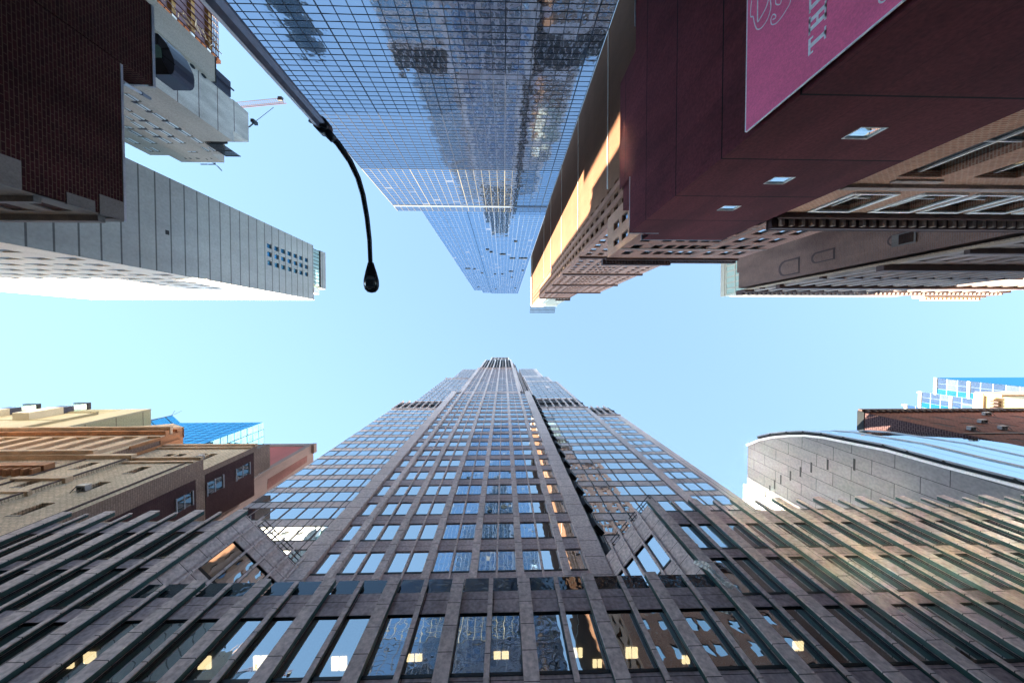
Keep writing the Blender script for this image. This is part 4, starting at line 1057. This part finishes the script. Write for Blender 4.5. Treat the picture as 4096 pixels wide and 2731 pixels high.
# ================================================================== terracotta trimmed tower beside it
TT = thing('ornate_terracotta_building', 'ornate tan building with terracotta cornices and tall pilasters at the left edge', 'building')
f5 = FN(15.0); mb = MB(); P = []
X5 = -49.7
xcols = [(X5-2.2-3.3*k-1.2, X5-2.2-3.3*k) for k in range(22)]
facade(mb, f5, -125, X5, GZ, 50.0, sorted(xcols), [(22, 24.5), (27, 29.5), (33.0, 35.2), (37.4, 39.2), (41.2, 47.2)], .4, P, .003)
mb.build('front_wall', M['tan_brick'], TT); win(TT, P, M['glass_d'], None)
for k in range(23):
    u = X5-1.6-3.3*k; m = MB(); m.obox(f5, u-.7, u+.3, -.02, .42, 40.6, 47.6); m.build('pilaster', M['terra_pale'], TT)
for z, d, h, mt in ((31.3, .3, .4, 'terra_pale'), (36.1, .9, .9, 'terracotta'), (40.0, .55, .35, 'terra_pale'), (40.35, 1.0, .5, 'terra_pale'), (47.8, .35, .6, 'terra_pale'), (48.5, .9, .55, 'terracotta'), (49.2, 1.35, .35, 'terra_pale'), (50.2, .7, .8, 'terracotta')):
    m = MB(); m.obox(f5, -125, X5+(.25 if z > 45 else -.0), -.02, d, z, z+h); m.build('cornice', M[mt], TT)
for k in range(60):
    m = MB(); m.obox(f5, X5-.6-k*.9, X5-.2-k*.9, .0, .75, 35.4, 36.05); m.build('cornice_bracket', M['terracotta'], TT)
for k in range(8):
    c0 = X5-6-k*3.3; pts = [(c0+1.1*math.cos(a*.4), 15.0-.35, 34.2+1.3*math.sin(a*.4)) for a in range(9)]
    m = MB(); m.tube(pts, [.18]*9, 6); m.build('festoon', M['terracotta'], TT)
fs5 = FE(X5); m = MB(); m.obox(fs5, 15.02, 22, -30, 0, GZ, 47.9); m.build('side_wall', M['tan_brick_side'], TT)
m = MB(); m.obox(fs5, 14.7, 19, -8, .12, 47.9, 51.2)
for k in range(4): m.obox(fs5, 14.8+k*1.1, 15.2+k*1.1, .1, .3, 44, 50.6)
m.build('terracotta_corner', M['terracotta'], TT)
pk = X5-3.5; m = MB(); m.extrude([(X5+.3, 14.3, 51.2), (pk, 14.3, 53.4), (X5-9, 14.3, 51.2)], (0, 1.6, 0)); m.build('pediment', M['terra_pale'], TT)

# ================================================================== olive building with bays
OB = thing('olive_concrete_building', 'olive concrete apartment building with stacked bay windows at the far left', 'building')
XO, YO = -83.5, 17.6
fo = FE(XO); m = MB(); m.obox(fo, YO, 24, -45, 0, GZ, 78.7); m.build('side_wall', M['olive'], OB)
fo2 = FN(YO); m = MB(); m.obox(fo2, -89.3, XO+.02, -.3, .04, GZ, 78.75); m.build('front_wall', M['olive_front'], OB)
m = MB(); m.obox(fo2, -125, -89.2, -.4, .55, GZ, 73.5); m.build('bay_wall', M['olive_front'], OB)
m = MB(); m.obox(fo2, -125, -89.2, .55, .75, 72.8, 73.6); m.build('parapet', M['olive'], OB)
m = MB()
for k in range(3): m.obox(fo2, -125, -89.5, .55, .62, 56+5.4*k, 56.5+5.4*k)
m.build('string_course', M['olive'], OB)
for k, (c, z1, z0) in enumerate(((-104.5, 76.5, 66), (-94.8, 77.5, 67), (-112, 72, 62))):
    for j in range(2):
        zz1 = z1-j*0; b = thing('bay', '', '') if False else None
    m = MB(); m.obox(fo2, c-3.2, c, .5, 2.0, z0, z1-5.4); o = m.build('bay_window', M['cream'], OB)
    m2 = MB(); m2.obox(fo2, c-3.0, c-.1, .6, 1.9, z1-5.4, z1-3.6); m2.build('dark_panel', M['hood'], o)
    m2 = MB(); m2.obox(fo2, c-3.0, c-.1, .6, 1.9, z1-3.6, z1-1.4); m2.build('pane', M['teal_glass'], o)
    m2 = MB(); m2.obox(fo2, c-3.1, c, .5, 2.05, z1-1.4, z1-.7); m2.build('cap', M['frame_dark'], o)

# ================================================================== blue glass buildings, lower left
BG = thing('blue_glass_building', 'flat topped sky blue glass building rising behind the tan brick roofs', 'building')
f6 = FN(22.6); mb = MB(); P = []
for i in range(9):
    for j in range(16):
        P.append(dict(q=tilted(f6, -82.8+2.31*i, -82.8+2.31*(i+1)-.22, 55.8+1.836*j, 55.8+1.836*(j+1)-.2, 0, .006), fr=f6, b=(0, 0, 0, 0), d=0, sill=0, fw=0))
f6s = FE(-62.0)
for i in range(3):
    for j in range(16):
        P.append(dict(q=tilted(f6s, 22.6+1.87*i, 22.6+1.87*(i+1)-.2, 55.8+1.836*j, 55.8+1.836*(j+1)-.15, 0, .03), fr=f6s, b=(0, 0, 0, 0), d=0, sill=0, fw=0))
win(BG, P, M['glass_b'], None, 'glass_pane')
m = MB(); m.box(-82.8, -62.06, 22.66, 28.2, GZ, 85.2); m.build('building_body', M['dark_mullion'], BG)
SG = thing('angled_glass_tower', 'angled blue and green glass tower top beside the flat blue glass building', 'building')
pl = [(-104.3, 25.1), (-97.9, 23.8), (-95.5, 26.1), (-97.1, 28.15)]
m = MB(); m.prism(pl, 30, 98, True); m.build('glass_body', M['glass_b'], SG)
m = MB()
for z in range(60, 98, 4):
    for k in range(3): m.bar((*pl[k], z), (*pl[k+1], z), .14)
for k in range(4): m.bar((*pl[k], 40), (*pl[k], 98.1), .16)
m.build('glazing_bars', M['dark_mullion'], SG)
m = MB(); m.bar((-98.5, 24.5, 98), (-103.0, 23.8, 104), .07); m.bar((-99.5, 24.6, 98), (-101, 23.9, 104), .06); m.build('antenna', M['steel_black'], SG)

# ================================================================== curved roof building, lower right
V = thing('curved_glass_building', 'pale stone building whose glass front curves back into its roof at the lower right', 'building')
XV = 50.4
prof = []
for x, y in ((475, 440), (630, 372), (800, 335), (1020, 315), (1250, 312), (1500, 340), (1800, 400), (2350, 510)):
    p = at_x(2850+x/3.357, 1650+y/3.357, XV); prof.append((p.y, p.z))
for x, y in ((3650, 1830), (3800, 1872), (4096, 1950)):
    p = at_x(x, y, XV); prof.append((p.y, p.z))
prof.append((14.7, GZ))
pts = [(XV, 33.0, GZ), (XV, 33.0, prof[0][1])]+[(XV, y, z) for y, z in prof]
m = MB(); m.extrude(pts, (2.0, 0, 0)); m.build('side_wall', M['stone_pale'], V)
m = MB()
for (y0, z0), (y1, z1) in zip(prof[:-1], prof[1:]): m.bar((XV-.08, y0-.03, z0+.05), (XV-.08, y1-.03, z1+.05), .3)
m.build('edge_trim', M['white_edge'], V)
roof = [(y-.55, z+.75) for y, z in prof[1:]]
mb = MB(); gb = MB(); P = []
for k in range(len(roof)-1):
    (y0, z0), (y1, z1) = roof[k], roof[k+1]
    for i in range(6):
        xa, xb = XV+.35+i*2.9, XV+.35+(i+1)*2.9-.08
        mb.poly([(xa, y0, z0), (xa, y1, z1), (xb, y1, z1), (xb, y0, z0)])
mb.build('curved_glazing', M['glass_s'], V)
for (y0, z0), (y1, z1) in zip(roof[:-1], roof[1:]):
    for i, w in ((0, .5), (2, .5), (4, .2)): gb.bar((XV+.3+i*2.9, y0-.02, z0), (XV+.3+i*2.9, y1-.02, z1), w if i else .22, .2)
gb.build('glazing_bars', M['coping'], V)
sg = MB()
for (y0, z0), (y1, z1) in zip(roof[:-1], roof[1:]):
    sg.poly([(XV+.3, y0, z0), (XV+.3, y1, z1), (XV+.3, y1+.6, z1-.6), (XV+.3, y0+.6, z0-.6)])
    sg.bar((XV+.25, y0, z0), (XV+.25, y0+.5, z0-.6), .25)
sg.build('roof_edge', M['frame_dark'], V)
for x, y in ((1905, 695), (1547, 695), (1327, 733), (1182, 793), (1047, 845), (918, 895), (835, 963), (770, 1035), (713, 1108)):
    p = at_x(2850+x/3.357, 1650+y/3.357, XV); m = MB(); m.box(XV-.03, XV+.1, p.y-.85, p.y+.85, p.z-.14, p.z+.14); m.build('slot_window', M['frame_dark'], V)
m = MB(); m.box(XV-.2, 67, 31.2, 44, GZ, 66.2); m.build('rear_block', M['white_edge'], V)
m = MB(); m.box(51.5, 67.8, 15.6, 33, GZ, 38); m.box(51.5, 67.8, 18, 33, 38, 50); m.build('building_body', M['room'], V)

# ================================================================== maroon brick block far right
MR = thing('maroon_brick_block', 'dark maroon brick block with air conditioners in its front windows behind the curved glass roof', 'building')
XM2, YM2 = 69.3, 15.0
f7 = FW(XM2); m = MB(); m.obox(f7, -18.6, -15.02, -60, 0, GZ, 61.3); m.obox(f7, -30, -18.6, -60, -.9, GZ, 60.2); m.build('side_wall', M['brick_lattice'], MR)
m = MB(); m.obox(f7, -18.7, -14.9, -.3, .12, 60.4, 61.6); m.build('parapet', M['frame_dark'], MR)
f8 = FN(YM2-.02); mb = MB(); P = []
facade(mb, f8, XM2, 135, 20, 60.6, [(XM2+3+5.2*k, XM2+4.6+5.2*k) for k in range(12)], rows_between(24, 59, 25.5, 4.2, 2.4), .25, P, .003, fw=.1)
mb.build('front_wall', M['brick_maroon'], MR); win(MR, P, M['glass_s'], M['coping'])
m = MB(); m.obox(f8, XM2-.05, 135, -.3, .5, 60.8, 61.5)
for k in range(46): m.obox(f8, XM2+.5+k*1.35, XM2+1.1+k*1.35, .0, .4, 60.0, 60.75)
m.obox(f8, XM2, 135, -.02, .12, 46.8, 47.1)
m.build('cornice', M['stringcourse'], MR)
labs = ('pale air conditioner high in the maroon brick front nearest the cornice', 'pale air conditioner below the cornice one on the maroon brick front', 'tilted air conditioner lowest on the left of the maroon brick front', 'air conditioner at the right edge of the maroon brick front')
for (x, y, w), lb in zip(((1800, 585, 1.2), (1740, 685, 1.2), (1600, 780, .9), (2015, 770, 1.0)), labs):
    p = at_y(3396+x/3.357, 1480+y/3.357, YM2-.3); ac_unit(p.x, YM2-.05, p.z-.3, lb, w)

YB2 = thing('yellow_stone_building', 'sunlit yellow stone building with carved brackets beyond the maroon brick block', 'building')
f9 = FW(125.0); m = MB(); m.obox(f9, -24, -15.6, -40, 0, GZ, 82.3); m.build('side_wall', M['sun_yellow'], YB2)
f10 = FN(15.5); m = MB(); m.obox(f10, 124.7, 170, -.3, .4, 78, 82.6); m.build('cornice', M['terra_pale'], YB2)
m = MB(); m.obox(f9, -24, -15.4, -.3, .5, 81.0, 82.7); m.build('parapet', M['cream'], YB2)
for k in range(5):
    m = MB(); m.obox(f9, -17.2-k*.8, -16.8-k*.8, .02, .8, 78.2, 79.6); m.build('bracket', M['stringcourse'], YB2)
m = MB(); m.obox(f10, 125.05, 170, -.3, .0, 40, 78); m.build('front_wall', M['olive_front'], YB2)

BT = thing('stepped_blue_tower', 'pale blue stepped glass tower top at the far right above the maroon brick block', 'tower')
f11 = FW(150.0)
def step(y0, y1, z, d):
    fs_ = Frame(150.0+d, 0, 0, -1)
    m = MB(); m.obox(fs_, -y1, -y0, -40, 0, z-45, z); o = m.build('tier', M['blue_pale'], BT)
    P = []
    for i in range(3):
        for j in range(14):
            w = (y1-y0)/3
            P.append(dict(q=tilted(fs_, -y1+w*i+.06, -y1+w*(i+1)-.06, z-2.6*(j+1)+.12, z-2.6*j-.12, .05, .003), fr=fs_, b=(0, 0, 0, 0), d=0, sill=0, fw=0))
    for j, p in enumerate(P):
        k = MB(); k.poly(p['q']); k.build('pane', M['glass_b'] if (j//14) == 0 else (M['glass_s'] if random.random() < .35 else M['glass_u']), o, occ=False)
    k = MB(); k.obox(fs_, -y1-.1, -y0+.1, -.3, .35, z-.2, z+.5); k.obox(fs_, -y1, -y0, -.1, .25, z-8.2, z-7.6); k.build('white_trim', M['white_edge'], o)
step(15.1, 20.6, 108.6, 0); step(20.6, 26.2, 112.9, .3); step(26.2, 31, 117.2, .6)
m = MB(); m.box(150.3, 190, 14.9, 15.08, 80, 108.5); m.build('front_wall', M['glass_b'], BT)
m = MB(); m.tube([(151, 21.0, 112), (151, 21.0, 114.5)], [.2, .2], 6); m.tube([(151, 26.6, 116), (151, 26.6, 119)], [.2, .2], 6); m.build('mast', M['white_edge'], BT)

flush_panes()

# ================================================================== light and sky
sun_dir = Vector((-.70, .715, .483)).normalized()
el = math.asin(sun_dir.z); az = math.atan2(sun_dir.x, sun_dir.y)   # from +Y towards +X
sl = bpy.data.lights.new('sun', 'SUN'); sl.energy = 5.0; sl.angle = math.radians(.5); sl.color = (1, .86, .66)
so = bpy.data.objects.new('sun', sl); C.objects.link(so); so.rotation_euler = sun_dir.to_track_quat('Z', 'Y').to_euler()
w = bpy.data.worlds.new('World'); sc.world = w; w.use_nodes = True
nt = w.node_tree
bg = nt.nodes['Background']
sky = nt.nodes.new('ShaderNodeTexSky'); sky.sky_type = 'NISHITA'; sky.sun_disc = False
sky.sun_elevation = el; sky.sun_rotation = az; sky.air_density = 1.0; sky.dust_density = 0.0; sky.ozone_density = 3.0
gm = nt.nodes.new('ShaderNodeGamma'); gm.inputs[1].default_value = .4
tm = nt.nodes.new('ShaderNodeVectorMath'); tm.operation = 'MULTIPLY'; tm.inputs[1].default_value = (.42, .55, .655)
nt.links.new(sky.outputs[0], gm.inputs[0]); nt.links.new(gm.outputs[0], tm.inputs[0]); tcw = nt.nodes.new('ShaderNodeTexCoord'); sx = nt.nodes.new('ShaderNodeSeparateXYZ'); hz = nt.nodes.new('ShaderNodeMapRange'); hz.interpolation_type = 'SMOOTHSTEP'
hz.inputs[1].default_value = .20; hz.inputs[2].default_value = .52; hz.inputs[3].default_value = 5.0; hz.inputs[4].default_value = 1.0   # low sky out of view, brightened to light the shaded walls
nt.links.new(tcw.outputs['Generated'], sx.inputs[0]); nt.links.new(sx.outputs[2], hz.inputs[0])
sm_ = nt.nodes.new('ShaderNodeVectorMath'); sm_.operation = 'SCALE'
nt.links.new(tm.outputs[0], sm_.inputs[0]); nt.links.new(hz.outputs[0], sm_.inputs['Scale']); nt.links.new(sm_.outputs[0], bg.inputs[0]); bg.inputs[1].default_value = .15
sc.view_settings.view_transform = 'Standard'; sc.view_settings.look = 'None'; sc.view_settings.exposure = 3.25; sc.view_settings.gamma = 1
sc.cycles.max_bounces = 8; sc.cycles.transparent_max_bounces = 8; sc.cycles.glossy_bounces = 5; sc.cycles.diffuse_bounces = 4
sc.cycles.caustics_reflective = True; sc.cycles.blur_glossy = 0.0; sc.cycles.sample_clamp_indirect = 0; sc.cycles.caustics_refractive = False
